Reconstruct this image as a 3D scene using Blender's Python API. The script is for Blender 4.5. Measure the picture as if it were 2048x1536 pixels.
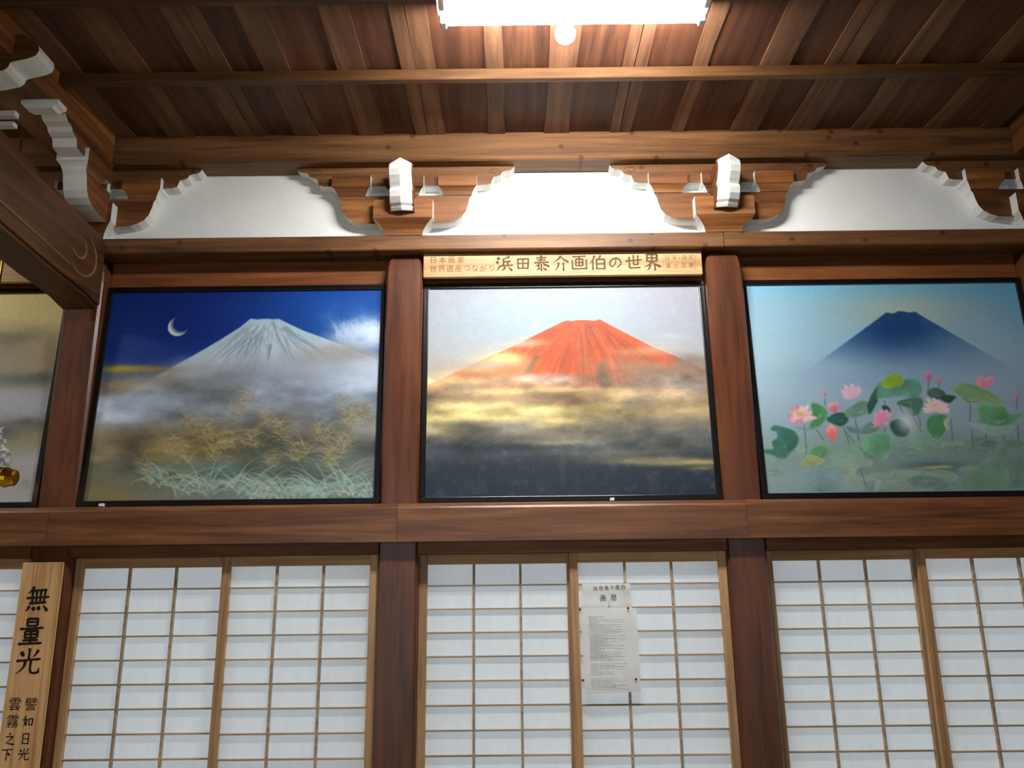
import bpy, bmesh, math, random
import numpy as np
from mathutils import Matrix, Vector

# ------------------------------------------------------------------ camera, world, exposure
for o in list(bpy.data.objects):
    bpy.data.objects.remove(o, do_unlink=True)
SC = bpy.context.scene
COL = SC.collection
random.seed(7)

PITCH, ROLL, DIST, EYE, FOCAL = math.radians(14.5), math.radians(0.65), 4.376, 1.6, 1650.0
_F = Vector((0, math.cos(PITCH), math.sin(PITCH)))
_r0, _u0 = Vector((1, 0, 0)), Vector((0, -math.sin(PITCH), math.cos(PITCH)))
_u = math.cos(ROLL) * _u0 + math.sin(ROLL) * _r0
_r = math.cos(ROLL) * _r0 - math.sin(ROLL) * _u0
cam_data = bpy.data.cameras.new('camera')
cam = bpy.data.objects.new('camera', cam_data)
COL.objects.link(cam)
cam_data.sensor_fit = 'HORIZONTAL'
cam_data.sensor_width = 36.0
cam_data.lens = 36.0 * FOCAL / 2048.0
cam_data.clip_start = 0.05
cam.matrix_world = Matrix(((_r.x, _u.x, -_F.x, 0), (_r.y, _u.y, -_F.y, -DIST), (_r.z, _u.z, -_F.z, EYE), (0, 0, 0, 1)))
SC.camera = cam

world = bpy.data.worlds.new('world')
SC.world = world
world.use_nodes = True
bg = world.node_tree.nodes['Background']
bg.inputs[0].default_value = (0.84, 0.93, 1.0, 1)
bg.inputs[1].default_value = 1.15
SC.view_settings.view_transform = 'Standard'
SC.view_settings.look = 'None'
SC.view_settings.gamma = 1.0
SC.view_settings.use_curve_mapping = False
SC.view_settings.exposure = 0.0
TUBE = 330.0            # radiance of the fluorescent tubes
LAMP_COL = (1.0, 0.99, 0.955)

# ------------------------------------------------------------------ helpers
def lin(c):
    c = np.asarray(c, dtype=float)
    return np.where(c <= 0.04045, c / 12.92, ((c + 0.055) / 1.055) ** 2.4)

def S(r, g, b):
    v = lin([r / 255, g / 255, b / 255])
    return (float(v[0]), float(v[1]), float(v[2]), 1.0)

class N:
    def __init__(self, name):
        self.m = bpy.data.materials.new(name)
        self.m.use_nodes = True
        self.t = self.m.node_tree
        self.b = self.t.nodes['Principled BSDF']
        self.out = self.t.nodes['Material Output']
    def n(self, typ, **kw):
        x = self.t.nodes.new(typ)
        for k, v in kw.items():
            setattr(x, k, v)
        return x
    def l(self, a, b):
        self.t.links.new(a, b)
    def ramp(self, fac, stops):
        r = self.n('ShaderNodeValToRGB')
        e = r.color_ramp.elements
        e[0].position, e[0].color = stops[0]
        e[1].position, e[1].color = stops[-1]
        for p, c in stops[1:-1]:
            x = e.new(p); x.color = c
        self.l(fac, r.inputs[0])
        return r.outputs[0]
    def noise(self, vec, scale, detail=4, rough=.55, dist=0.0):
        x = self.n('ShaderNodeTexNoise')
        x.inputs['Scale'].default_value = scale
        x.inputs['Detail'].default_value = detail
        x.inputs['Roughness'].default_value = rough
        x.inputs['Distortion'].default_value = dist
        self.l(vec, x.inputs['Vector'])
        return x.outputs['Fac']
    def mix(self, a, b, fac, mode='MIX'):
        x = self.n('ShaderNodeMix', data_type='RGBA', blend_type=mode)
        if isinstance(fac, (int, float)): x.inputs[0].default_value = fac
        else: self.l(fac, x.inputs[0])
        for k, v in ((6, a), (7, b)):
            if isinstance(v, tuple): x.inputs[k].default_value = v
            else: self.l(v, x.inputs[k])
        return x.outputs[2]

def wood(name, dark, mid, light, axis='X', rough=.5, across=16.0, bump=.15, spec=.35, vary=.25, knots=False):
    w = N(name)
    tc = w.n('ShaderNodeTexCoord'); oi = w.n('ShaderNodeObjectInfo')
    off = w.n('ShaderNodeVectorMath', operation='SCALE')
    comb = w.n('ShaderNodeCombineXYZ'); comb.inputs[0].default_value = 13.7; comb.inputs[1].default_value = 7.3; comb.inputs[2].default_value = 21.1
    w.l(comb.outputs[0], off.inputs[0]); w.l(oi.outputs['Random'], off.inputs['Scale'])
    add = w.n('ShaderNodeVectorMath', operation='ADD')
    w.l(tc.outputs['Object'], add.inputs[0]); w.l(off.outputs[0], add.inputs[1])
    mp = w.n('ShaderNodeMapping')
    mp.inputs['Scale'].default_value = {'X': (.9, across, across), 'Y': (across, .9, across), 'Z': (across, across, .9)}[axis]
    w.l(add.outputs[0], mp.inputs['Vector'])
    g = w.noise(mp.outputs[0], 1.0, 5, .6, .8)
    g2 = w.noise(mp.outputs[0], 4.5, 3, .6, .3)
    blot = w.noise(add.outputs[0], 2.2, 3, .5)
    col = w.ramp(g, [(.28, dark), (.5, mid), (.74, light)])
    col = w.mix(col, w.ramp(g2, [(.3, (.62, .58, .55, 1)), (.6, (1, 1, 1, 1))]), .55, 'MULTIPLY')
    col = w.mix(col, w.ramp(blot, [(.3, (.7, .68, .66, 1)), (.65, (1.08, 1.06, 1.04, 1))]), .6, 'MULTIPLY')
    if knots:
        vo = w.n('ShaderNodeTexVoronoi', voronoi_dimensions='2D'); vo.inputs['Scale'].default_value = 7.0
        sp = w.n('ShaderNodeSeparateXYZ'); cb = w.n('ShaderNodeCombineXYZ')
        w.l(add.outputs[0], sp.inputs[0]); w.l(sp.outputs[0], cb.inputs[0]); w.l(sp.outputs[2], cb.inputs[1]); w.l(cb.outputs[0], vo.inputs['Vector'])
        k = w.ramp(vo.outputs['Distance'], [(.05, (.34, .26, .2, 1)), (.10, (.62, .5, .42, 1)), (.14, (1, 1, 1, 1))])
        sc_ = w.n('ShaderNodeSeparateColor'); w.l(vo.outputs['Color'], sc_.inputs[0])
        gt = w.n('ShaderNodeMath', operation='GREATER_THAN'); gt.inputs[1].default_value = .66; w.l(sc_.outputs[0], gt.inputs[0])
        sm = w.n('ShaderNodeMath', operation='MULTIPLY'); sm.inputs[1].default_value = .8; w.l(gt.outputs[0], sm.inputs[0])
        col = w.mix(col, k, sm.outputs[0], 'MULTIPLY')
    vr = w.n('ShaderNodeMapRange'); vr.inputs[3].default_value = 1 - vary; vr.inputs[4].default_value = 1 + vary
    w.l(oi.outputs['Random'], vr.inputs[0])
    vv = w.n('ShaderNodeVectorMath', operation='SCALE')
    w.l(col, vv.inputs[0]); w.l(vr.outputs[0], vv.inputs['Scale'])
    w.l(vv.outputs[0], w.b.inputs['Base Color'])
    w.b.inputs['Roughness'].default_value = rough
    w.b.inputs['Specular IOR Level'].default_value = spec
    if bump:
        bp = w.n('ShaderNodeBump'); bp.inputs['Strength'].default_value = bump; bp.inputs['Distance'].default_value = .004
        w.l(g2, bp.inputs['Height']); w.l(bp.outputs[0], w.b.inputs['Normal'])
    return w.m

def plain(name, col, rough=.5, spec=.3, metal=0.0, noise=0.0, scale=20.0, emit=None):
    w = N(name)
    if noise:
        tc = w.n('ShaderNodeTexCoord')
        f = w.noise(tc.outputs['Object'], scale, 4)
        lo = tuple(c * (1 - noise) for c in col[:3]) + (1,)
        w.l(w.ramp(f, [(.3, lo), (.65, col)]), w.b.inputs['Base Color'])
    else:
        w.b.inputs['Base Color'].default_value = col
    w.b.inputs['Roughness'].default_value = rough
    w.b.inputs['Specular IOR Level'].default_value = spec
    w.b.inputs['Metallic'].default_value = metal
    if emit:
        w.b.inputs['Emission Color'].default_value = tuple(emit[:3]) + (1,)
        w.b.inputs['Emission Strength'].default_value = emit[3]
    return w.m

WD, WM, WL = S(74, 42, 22), S(122, 76, 38), S(156, 104, 56)
M = {}
for ax in 'XYZ':
    M['wood' + ax] = wood('dark_cedar_' + ax, WD, WM, WL, ax)
M['beamX'] = wood('knotty_beam', S(72, 46, 27), S(110, 74, 43), S(138, 98, 60), 'X', knots=True, vary=.1)
M['battenX'] = wood('batten_wood', S(56, 35, 18), S(88, 58, 30), S(114, 78, 42), 'X', vary=.05)
M['tieY'] = wood('tie_beam_wood', S(52, 31, 15), S(84, 51, 25), S(112, 72, 40), 'Y', vary=.05)
M['railX'] = wood('rail_wood', S(74, 44, 26), S(120, 76, 44), S(152, 106, 66), 'X', vary=.08, rough=.36, spec=.6)
M['panelX'] = wood('red_cedar_panel', S(80, 42, 20), S(122, 70, 34), S(146, 90, 48), 'X', vary=.12)
M['boardY'] = wood('ceiling_board_wood', S(64, 37, 24), S(92, 55, 36), S(116, 74, 50), 'Y', vary=.22, rough=.6)
M['stripY'] = wood('ceiling_strip_wood', S(86, 58, 42), S(118, 82, 58), S(142, 104, 76), 'Y', vary=.25, rough=.6)
M['postZ'] = wood('post_wood', S(60, 31, 16), S(96, 52, 28), S(118, 70, 40), 'Z', rough=.36, vary=.08, across=11, spec=.6)
for ax in 'XZ':
    M['shoji' + ax] = wood('pale_cypress_' + ax, S(150, 112, 76), S(190, 150, 108), S(212, 176, 134), ax, vary=.12, across=22, rough=.45)
M['signX'] = wood('sign_wood', S(156, 120, 78), S(186, 152, 106), S(200, 170, 126), 'X', across=26, vary=.05, bump=.05)
M['signZ'] = wood('plaque_wood', S(176, 128, 80), S(222, 176, 122), S(238, 198, 146), 'Z', across=30, vary=.05, bump=.05)
M['bar'] = wood('lattice_wood', S(150, 128, 104), S(184, 162, 136), S(204, 184, 158), 'X', vary=.1, across=22)
M['white'] = plain('chalk_white', S(232, 234, 232), .85, .1, noise=.08, scale=14)
M['plaster'] = plain('plaster', S(238, 239, 236), .9, .1, noise=.05, scale=5)
M['black'] = plain('black_lacquer', S(14, 12, 15), .3, .5)
M['ink'] = plain('ink', S(26, 18, 22), .6, .2)
M['carved'] = plain('carved_ink', S(92, 70, 46), .7, .2, noise=.45, scale=160)
M['carved_small'] = plain('carved_small', S(112, 78, 40), .7, .2)
M['enamel'] = plain('white_enamel', S(240, 240, 238), .35, .4)
M['tube'] = plain('lit_tube', S(255, 255, 255), .4, .2, emit=LAMP_COL + (TUBE,))
M['bulb'] = plain('frosted_bulb', S(250, 250, 246), .35, .4, emit=LAMP_COL + (1.0,))
M['sheet'] = plain('notice_paper', S(236, 238, 240), .7, .2)
M['print'] = plain('faint_print', S(186, 190, 194), .8, .1)
M['pin'] = plain('dark_pin', S(40, 38, 42), .4, .4)
M['gold'] = plain('polished_brass', S(214, 160, 46), .22, .5, metal=1.0)
M['pale_groove'] = plain('pale_carving', S(126, 98, 66), .7, .2)
M['groove'] = plain('carving_groove', S(84, 56, 32), .8, .1)
M['tatami'] = plain('tatami', S(150, 140, 96), .8, .2, noise=.2, scale=40)

def paper_mat(name='shoji_paper', lo=(.745, .77, .785, 1), hi=(.80, .815, .82, 1), through=.42):
    w = N(name)
    tc = w.n('ShaderNodeTexCoord')
    mp = w.n('ShaderNodeMapping'); mp.inputs['Scale'].default_value = (26, 26, 9); mp.inputs['Rotation'].default_value = (0, .5, 0)
    w.l(tc.outputs['Object'], mp.inputs[0])
    f = w.noise(mp.outputs[0], 1.0, 5, .6, .4)
    col = w.ramp(f, [(.3, lo), (.7, hi)])
    w.t.nodes.remove(w.b)
    d = w.n('ShaderNodeBsdfDiffuse'); tr = w.n('ShaderNodeBsdfTranslucent'); mx = w.n('ShaderNodeMixShader')
    w.l(col, d.inputs[0]); w.l(col, tr.inputs[0]); mx.inputs[0].default_value = through
    w.l(d.outputs[0], mx.inputs[1]); w.l(tr.outputs[0], mx.inputs[2]); w.l(mx.outputs[0], w.out.inputs[0])
    return w.m
M['paper'] = paper_mat()
M['sheet_thin'] = paper_mat('notice_sheet', (.90, .90, .90, 1), (.95, .95, .95, 1), .35)

def canvas_mat():
    w = N('painted_canvas')
    a = w.n('ShaderNodeVertexColor'); a.layer_name = 'paint'
    w.l(a.outputs[0], w.b.inputs['Base Color'])
    w.b.inputs['Roughness'].default_value = .55
    w.b.inputs['Specular IOR Level'].default_value = .25
    return w.m
M['canvas'] = canvas_mat()

def wloc(p):
    v = Vector((0, 0, 0))
    while p is not None:
        v = v + Vector(p.location); p = p.parent
    return v

def tag(o, label=None, cat=None, group=None, kind=None):
    if label: o['label'] = label
    if cat: o['category'] = cat
    if group: o['group'] = group
    if kind: o['kind'] = kind
    return o

def root(name, loc, label=None, cat=None, group=None, kind=None):
    o = bpy.data.objects.new(name, None)
    COL.objects.link(o); o.location = loc
    return tag(o, label, cat, group, kind)

def emit(name, bm, mats, parent=None, loc=None, smooth=False):
    """link a bmesh authored in world coordinates as one object"""
    base = wloc(parent) if parent else Vector((0, 0, 0))
    off = Vector(loc) if loc is not None else base
    if parent is None and loc is None:
        lo = Vector((1e9,) * 3); hi = Vector((-1e9,) * 3)
        for v in bm.verts:
            for i in range(3):
                lo[i] = min(lo[i], v.co[i]); hi[i] = max(hi[i], v.co[i])
        off = Vector(((lo.x + hi.x) / 2, (lo.y + hi.y) / 2, lo.z))
    for v in bm.verts: v.co -= off
    bm.normal_update()
    me = bpy.data.meshes.new(name)
    if smooth:
        for f in bm.faces: f.smooth = True
    bm.to_mesh(me); bm.free()
    for m in (mats if isinstance(mats, (list, tuple)) else [mats]):
        me.materials.append(M[m])
    o = bpy.data.objects.new(name, me)
    COL.objects.link(o)
    o.location = off - base
    if parent: o.parent = parent
    return o

def bm_box(x0, x1, y0, y1, z0, z1, bevel=0.004, seg=1):
    bm = bmesh.new()
    r = bmesh.ops.create_cube(bm, size=1.0)
    for v in r['verts']:
        v.co = Vector(((x0 + x1) / 2 + v.co.x * (x1 - x0), (y0 + y1) / 2 + v.co.y * (y1 - y0), (z0 + z1) / 2 + v.co.z * (z1 - z0)))
    if bevel:
        bmesh.ops.bevel(bm, geom=bm.edges[:], offset=bevel, segments=seg, affect='EDGES', profile=.5)
    return bm

def box(name, x0, x1, y0, y1, z0, z1, mat, parent=None, bevel=0.004, seg=1):
    return emit(name, bm_box(x0, x1, y0, y1, z0, z1, bevel, seg), mat, parent)

def bm_prism(prof, t0, t1, axis='Y', side_mat=0, bevel=0.0):
    """prof: closed list; axis Y -> points are (x,z); axis X -> points are (y,z). caps material 0, sides side_mat (int or list)"""
    bm = bmesh.new()
    def P(a, b, t):
        return (a, t, b) if axis == 'Y' else (t, a, b)
    A = [bm.verts.new(P(a, b, t0)) for a, b in prof]
    B = [bm.verts.new(P(a, b, t1)) for a, b in prof]
    n = len(prof)
    f0 = bm.faces.new(A); f1 = bm.faces.new(B[::-1])
    for i in range(n):
        j = (i + 1) % n
        f = bm.faces.new((A[j], A[i], B[i], B[j]))
        f.material_index = side_mat if isinstance(side_mat, int) else side_mat[i]
    bmesh.ops.recalc_face_normals(bm, faces=bm.faces[:])
    bmesh.ops.triangulate(bm, faces=[f for f in bm.faces if len(f.verts) > 4])
    return bm

def bm_loft(levels, side_mat=1, cx=0.0):
    """levels: (z, half_x, y_front, y_back); x faces take side_mat, the others 0"""
    bm = bmesh.new()
    rows = []
    for z, hx, yf, yb in levels:
        rows.append([bm.verts.new(p) for p in ((cx - hx, yf, z), (cx + hx, yf, z), (cx + hx, yb, z), (cx - hx, yb, z))])
    for a, b in zip(rows, rows[1:]):
        for i in range(4):
            j = (i + 1) % 4
            f = bm.faces.new((a[i], a[j], b[j], b[i]))
            f.material_index = side_mat if i in (1, 3) else 0
    bm.faces.new(rows[0][::-1]); bm.faces.new(rows[-1])
    bmesh.ops.recalc_face_normals(bm, faces=bm.faces[:])
    return bm

def tube_bm(pts, rad, seg=8, cap=True, bm=None):
    bm = bm or bmesh.new()
    pts = [Vector(p) for p in pts]
    rads = rad if isinstance(rad, (list, tuple)) else [rad] * len(pts)
    rings = []
    for i, p in enumerate(pts):
        d = (pts[min(i + 1, len(pts) - 1)] - pts[max(i - 1, 0)]).normalized()
        a = d.orthogonal().normalized() if abs(d.z) > .99 else d.cross(Vector((0, 0, 1))).normalized()
        b = d.cross(a).normalized()
        rings.append([bm.verts.new(p + rads[i] * (math.cos(t) * a + math.sin(t) * b)) for t in [2 * math.pi * k / seg for k in range(seg)]])
    for r, s in zip(rings, rings[1:]):
        for k in range(seg):
            bm.faces.new((r[k], r[(k + 1) % seg], s[(k + 1) % seg], s[k]))
    if cap:
        bm.faces.new(rings[0][::-1]); bm.faces.new(rings[-1])
    bmesh.ops.recalc_face_normals(bm, faces=bm.faces[:])
    return bm

def copy_tree(o, parent=None, skip=()):
    c = o.copy(); COL.objects.link(c); c.parent = parent
    for ch in list(o.children):
        if ch.name.split('.')[0] in skip: continue
        copy_tree(ch, c, skip)
    return c

# ------------------------------------------------------------------ layout (metres): wall posts at 1.82 m, wall face y = 0, room towards -y
POSTS = [-4.24, -2.42, -0.605, 1.215, 3.035]
HW = .103
CEIL = 4.195

# floor and sill (below the frame)
fl = box('floor', -6.3, 3.7, -6.3, .6, -.06, 0, 'tatami', bevel=0); tag(fl, kind='structure')

# walls of the room beside and behind the camera (out of view; they keep the daylight outside)
for nm, a in (('wall_left', (-6.3, -6.2, -6.2, .13)), ('wall_right', (3.6, 3.7, -6.2, .13))):
    tag(box(nm, *a, 0, CEIL + .1, 'woodZ', bevel=0), kind='structure')

wf = root('wall_front', (-1.3, -6.25, 0), kind='structure')
for a in ((-6.3, -3.0, 0, CEIL + .1), (2.9, 3.7, 0, CEIL + .1), (-3.0, 2.9, 2.9, CEIL + .1), (-3.0, 2.9, 0, .2)):
    box('wall_panel', a[0], a[1], -6.3, -6.2, a[2], a[3], 'woodZ', wf, bevel=0)   # unseen opening added behind the camera to give frontal fill and sheen

# posts
PLAB = {0: 'wooden post beyond the left edge of the golden painting', 1: 'dark wooden post by the hanging plaque, carrying the big tie beam', 2: 'brown wooden post left of the red mountain painting',
        3: 'brown wooden post between the red mountain and the lotus painting', 4: 'brown wooden post at the right end of the lotus painting'}
for i in (0, 1, 2, 3, 4):
    x = POSTS[i]
    lv = [(0, HW), (3.36, HW), (3.42, HW - .003), (3.47, HW - .010), (3.495, HW - .018), (3.508, HW - .028)]
    bm = bmesh.new(); rows = []
    for z, h in lv:
        c = .012
        ring = [(-h, -c), (-h + c, 0 - 0.0), (h - c, 0), (h, -c)]
        pts = [(x - h, .018 + (HW - h)), (x - h + c, .004 + (HW - h)), (x + h - c, .004 + (HW - h)), (x + h, .018 + (HW - h)), (x + h, .2), (x - h, .2)]
        rows.append([bm.verts.new((a, b, z)) for a, b in pts])
    for a, b in zip(rows, rows[1:]):
        for k in range(6): bm.faces.new((a[k], a[(k + 1) % 6], b[(k + 1) % 6], b[k]))
    bm.faces.new(rows[0][::-1]); bm.faces.new(rows[-1])
    bmesh.ops.recalc_face_normals(bm, faces=bm.faces[:])
    tag(emit('wooden_post', bm, 'postZ'), PLAB[i], 'post', 'posts along the wall')

# bays
BAYS = [(POSTS[i] + HW, POSTS[i + 1] - HW) for i in range(4)]
WHERE = ['under the partly cut off golden painting', 'under the moonlit mountain painting', 'under the red mountain painting', 'under the lotus painting']
for b, (x0, x1) in enumerate(BAYS):
    n0, n1 = POSTS[b], POSTS[b + 1]
    # nageshi rail with a chamfered top edge, jointed over the posts
    prof = [(-.052, 1.884), (-.052, 2.055), (-.046, 2.066), (-.022, 2.083), (.0035, 2.088), (.0035, 1.884)]
    e = emit('tie_rail', bm_prism(prof, n0 + .0008, n1 - .0008, 'X'), 'railX')
    tag(e, 'long brown wall rail ' + WHERE[b], 'rail', 'wall rails above the screens')
    e = box('screen_lintel', x0, x1, .006, .13, 1.826, 2.0, 'woodX', bevel=.002)
    tag(e, 'thin dark lintel over the paper screens ' + WHERE[b], 'lintel', 'door lintels')
    e = box('upper_panel', x0, x1, .105, .135, 2.0, 3.5085, 'panelX', bevel=0)
    tag(e, ['reddish board above the golden painting at the left edge', 'reddish board above the moonlit mountain painting', 'reddish board hidden behind the lettered sign', 'reddish board above the lotus painting'][b], 'wall board', 'boards above the paintings')
    e = box('screen_sill', x0, x1, .0, .13, 0.0, .05, 'woodX', bevel=.002)
    tag(e, 'wooden floor track of the paper screens ' + WHERE[b], 'sill', 'door sills')

for a, c, lab in ((-4.24, 1.2145, 'long brown plate beam above the moonlit and red mountain paintings'), (1.2155, 3.3, 'brown plate beam above the lotus painting')):
    e = box('plate_beam', a, c, -.05, .16, 3.509, 3.600, 'beamX', bevel=.006)
    tag(e, lab, 'beam', 'plate beams')

wb = root('wall_back', (0, .06, 3.601), kind='structure')
for b in range(4):
    box('plaster_panel', POSTS[b] + .0, POSTS[b + 1] - .001, .03, .09, 3.601, 4.06, 'plaster', wb, bevel=0)

box('backing_board', -4.345, 3.14, .201, .23, 1.95, 3.62, 'woodX', wb, bevel=0)
box('wall_panel', -6.3, -4.345, .03, .13, 0, 4.06, 'woodZ', wb, bevel=0); box('wall_panel', 3.14, 3.7, .03, .13, 0, 4.06, 'woodZ', wb, bevel=0)
e = box('top_beam', -6.3, 3.7, -.12, .13, 4.028, CEIL + .03, 'beamX', bevel=.008)
tag(e, 'long knotty brown beam under the ceiling along the painted wall', 'beam')
for sx, nm in ((-2.42, 'brown beam running forward from the left post along the ceiling edge'), (3.035, 'brown beam running forward from the right post along the ceiling edge')):
    e = box('cross_beam', sx - .15, sx + .15, -5.4, -.121, 4.028, CEIL + .03, 'woodY', bevel=.012)
    tag(e, nm, 'beam', 'forward ceiling beams')

# ceiling: wide boards above, narrow cover strips below, battens across
ce = root('ceiling', (.3, -2.5, CEIL), kind='structure')
strips = [(-2.27, -2.16), (-1.965, -1.81), (-1.575, -1.40), (-1.24, -1.10), (-.868, -.72), (-.54, -.37), (-.12, -.03), (.20, .342), (.58, .70), (.936, 1.011), (1.275, 1.425), (1.60, 1.76), (1.972, 2.078), (2.40, 2.49), (2.72, 2.83)]
def plank(name, a, b, z0, z1, mat, wave=.009):
    n = 9
    ys = [-6.2, -4.6, -3.4, -2.5, -1.8, -1.3, -.9, -.6, -.35, -.118]
    L = [(a + random.uniform(-wave, wave), y) for y in ys]; Rr = [(b + random.uniform(-wave, wave), y) for y in ys]
    bm = bmesh.new()
    P = L + Rr[::-1]
    A = [bm.verts.new((x, y, z0)) for x, y in P]; B = [bm.verts.new((x, y, z1)) for x, y in P]
    m = len(P)
    for i in range(n):
        bm.faces.new((A[i], A[i + 1], A[m - 2 - i], A[m - 1 - i])); bm.faces.new((B[m - 1 - i], B[m - 2 - i], B[i + 1], B[i]))
    for i in range(m):
        bm.faces.new((A[i], B[i], B[(i + 1) % m], A[(i + 1) % m]))
    bmesh.ops.recalc_face_normals(bm, faces=bm.faces[:])
    return emit(name, bm, mat, ce)
for k, (a, b) in enumerate(strips):
    mid = a + (b - a) * (.4 + .25 * random.random())
    if k % 3 == 2:
        plank('cover_strip', a, mid - .003, CEIL, CEIL + .008, 'stripY', .004)
        plank('cover_strip', mid + .003, b, CEIL + .001, CEIL + .008, 'stripY', .002)
    else:
        plank('cover_strip', a, b, CEIL, CEIL + .008, 'stripY')
for k in range(len(strips)):
    a = (strips[k][0] + strips[k][1]) / 2 + .03 if k else -2.3
    b = (strips[k + 1][0] + strips[k + 1][1]) / 2 + .0297 if k + 1 < len(strips) else 2.90
    box('ceiling_board', a, b, -6.2, -.118, CEIL + .0085, CEIL + .03, 'boardY', ce, bevel=0)
for y in (-.735, -1.315, -1.895, -2.475, -3.055, -3.635, -4.215, -4.795):
    box('batten', -2.275, 2.89, y, y + .042, CEIL - .06, CEIL - .0003, 'battenX', ce, bevel=.004)
box('roof_lining', -6.3, 3.7, -6.3, .13, CEIL + .0315, CEIL + .06, 'boardY', ce, bevel=0)
# neighbouring ceiling, seen in the left corner
for k in range(6):
    box('ceiling_board', -6.25 + .62 * k, -6.25 + .62 * (k + 1) - .004, -6.2, -.118, CEIL + .0085, CEIL + .03, 'boardY', ce, bevel=0)

# ------------------------------------------------------------------ bracket sets
def quarter(a0, z0, a1, z1, n=5, concave=True):
    out = []
    for k in range(n + 1):
        t = math.pi / 2 * k / n
        out.append((a0 + (a1 - a0) * (1 - math.cos(t)), z0 + (z1 - z0) * math.sin(t)))
    return out

ARM_R = [(.0, 3.672), (.20, 3.672), (.25, 3.676), (.292, 3.690), (.328, 3.712), (.352, 3.745), (.365, 3.79), (.371, 3.822), (.385, 3.845)]
ARM_T = 3.845
UP_R = [(.0, 3.907), (.41, 3.907), (.47, 3.910), (.497, 3.917), (.503, 3.938), (.512, 3.960), (.530, 3.962), (.552, 3.971), (.566, 3.992), (.585, 3.998), (.606, 4.000), (.622, 4.010), (.634, 4.0275)]
UP_T = 4.0275

def sym(prof, top):
    r = prof[1:]
    return [(-a, z) for a, z in r[::-1]] + r, len(r)

def small_block(cx, par, cy=None, along='X', fy=-.085, by=.03):
    # along X: block on an arm in the wall plane
    lv = [(3.845, .080, -.056, by), (3.852, .082, -.057, by), (3.866, .088, -.062, by), (3.880, .098, -.072, by), (3.890, .111, fy, by), (3.960, .111, fy, by)]
    return lv

def bracket(x0, label):
    R = root('bracket_set', (x0, 0, 3.6), label, 'bracket', 'bracket sets over the posts')
    base = [(3.6005, .104, -.049, .028), (3.612, .106, -.051, .028), (3.632, .116, -.062, .028), (3.652, .133, -.080, .028), (3.668, .153, -.100, .028), (3.680, .168, -.112, .028), (3.792, .168, -.112, .028)]
    emit('bearing_block', bm_loft(base, 1, x0), ['woodX', 'white'], R)
    p, n = sym(ARM_R, ARM_T)
    emit('bracket_arm', bm_prism([(x0 + a, z) for a, z in p], -.05, .029, 'Y', 1), ['woodX', 'white'], R)
    for c in (-.305, 0, .305):
        emit('small_block', bm_loft(small_block(0, None), 1, x0 + c), ['woodX', 'white'], R)
    p, n = sym(UP_R, UP_T)
    up = emit('upper_arm', bm_prism([(x0 + a, z) for a, z in p], -.05, .029, 'Y', 1), ['beamX', 'white'], R)
    for s in (-1, 1):   # carved whorl near each arm end
        pts = []
        for k in range(15):
            t = k / 14
            a = math.pi * (.1 + 1.75 * t); r = .026 - .012 * t
            pts.append((x0 + s * (.515 + r * 1.3 * math.cos(a)), -.0505, 3.995 + r * .75 * math.sin(a)))
        emit('whorl_carving', tube_bm(pts, .0016, 5), 'groove', up)
    return R

def nose(x0, R):
    # carved beam nose projecting into the room: wavy ridged face, painted white, brown cheeks
    prof = [(-.115, 3.715), (-.135, 3.710), (-.150, 3.719), (-.158, 3.727), (-.178, 3.735), (-.205, 3.760), (-.218, 3.790), (-.205, 3.812), (-.196, 3.820), (-.222, 3.838), (-.250, 3.868), (-.262, 3.900), (-.258, 3.925), (-.246, 3.942)]
    h, ridge = .062, .026
    bm = bmesh.new()
    Lf, C, Rt, BL, BR = [], [], [], [], []
    for y, z in prof:
        Lf.append(bm.verts.new((x0 - h, y, z))); Rt.append(bm.verts.new((x0 + h, y, z)))
        C.append(bm.verts.new((x0, y - ridge, z - ridge * .3 + (.03 if (y, z) == prof[-1] else 0))))
    bl = [bm.verts.new((x0 - h, -.03, z)) for y, z in prof]; br = [bm.verts.new((x0 + h, -.03, z)) for y, z in prof]
    for k in range(len(prof) - 1):
        for q in ((Lf[k], C[k], C[k + 1], Lf[k + 1]), (C[k], Rt[k], Rt[k + 1], C[k + 1])):
            bm.faces.new(q).material_index = 1
        bm.faces.new((Rt[k], br[k], br[k + 1], Rt[k + 1])); bm.faces.new((bl[k], Lf[k], Lf[k + 1], bl[k + 1]))
    bm.faces.new((Lf[0], bl[0], br[0], Rt[0], C[0])); bm.faces.new((C[-1], Rt[-1], br[-1], bl[-1], Lf[-1]))
    bmesh.ops.recalc_face_normals(bm, faces=bm.faces[:])
    o = emit('beam_nose', bm, ['woodY', 'white'], R)
    for s in (-1, 1):
        emit('cheek_moulding', tube_bm([(x0 + s * (h + .001), y * .93 - .004, z) for y, z in prof], .006, 6), 'woodY', o)
    return o

B2 = bracket(POSTS[2], 'white edged wooden bracket over the post left of the lettered sign')
def bcopy(i, label):
    c = copy_tree(B2); c.location = (POSTS[i], 0, 3.6); c['label'] = label
    return c
B1 = bcopy(1, 'white edged bracket in the left corner over the tie beam post')
B3 = bcopy(3, 'white edged wooden bracket over the post right of the lettered sign')
B4 = bcopy(4, 'white edged bracket in the far right corner of the wall')
nose(POSTS[2], B2); nose(POSTS[3], B3)

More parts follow.
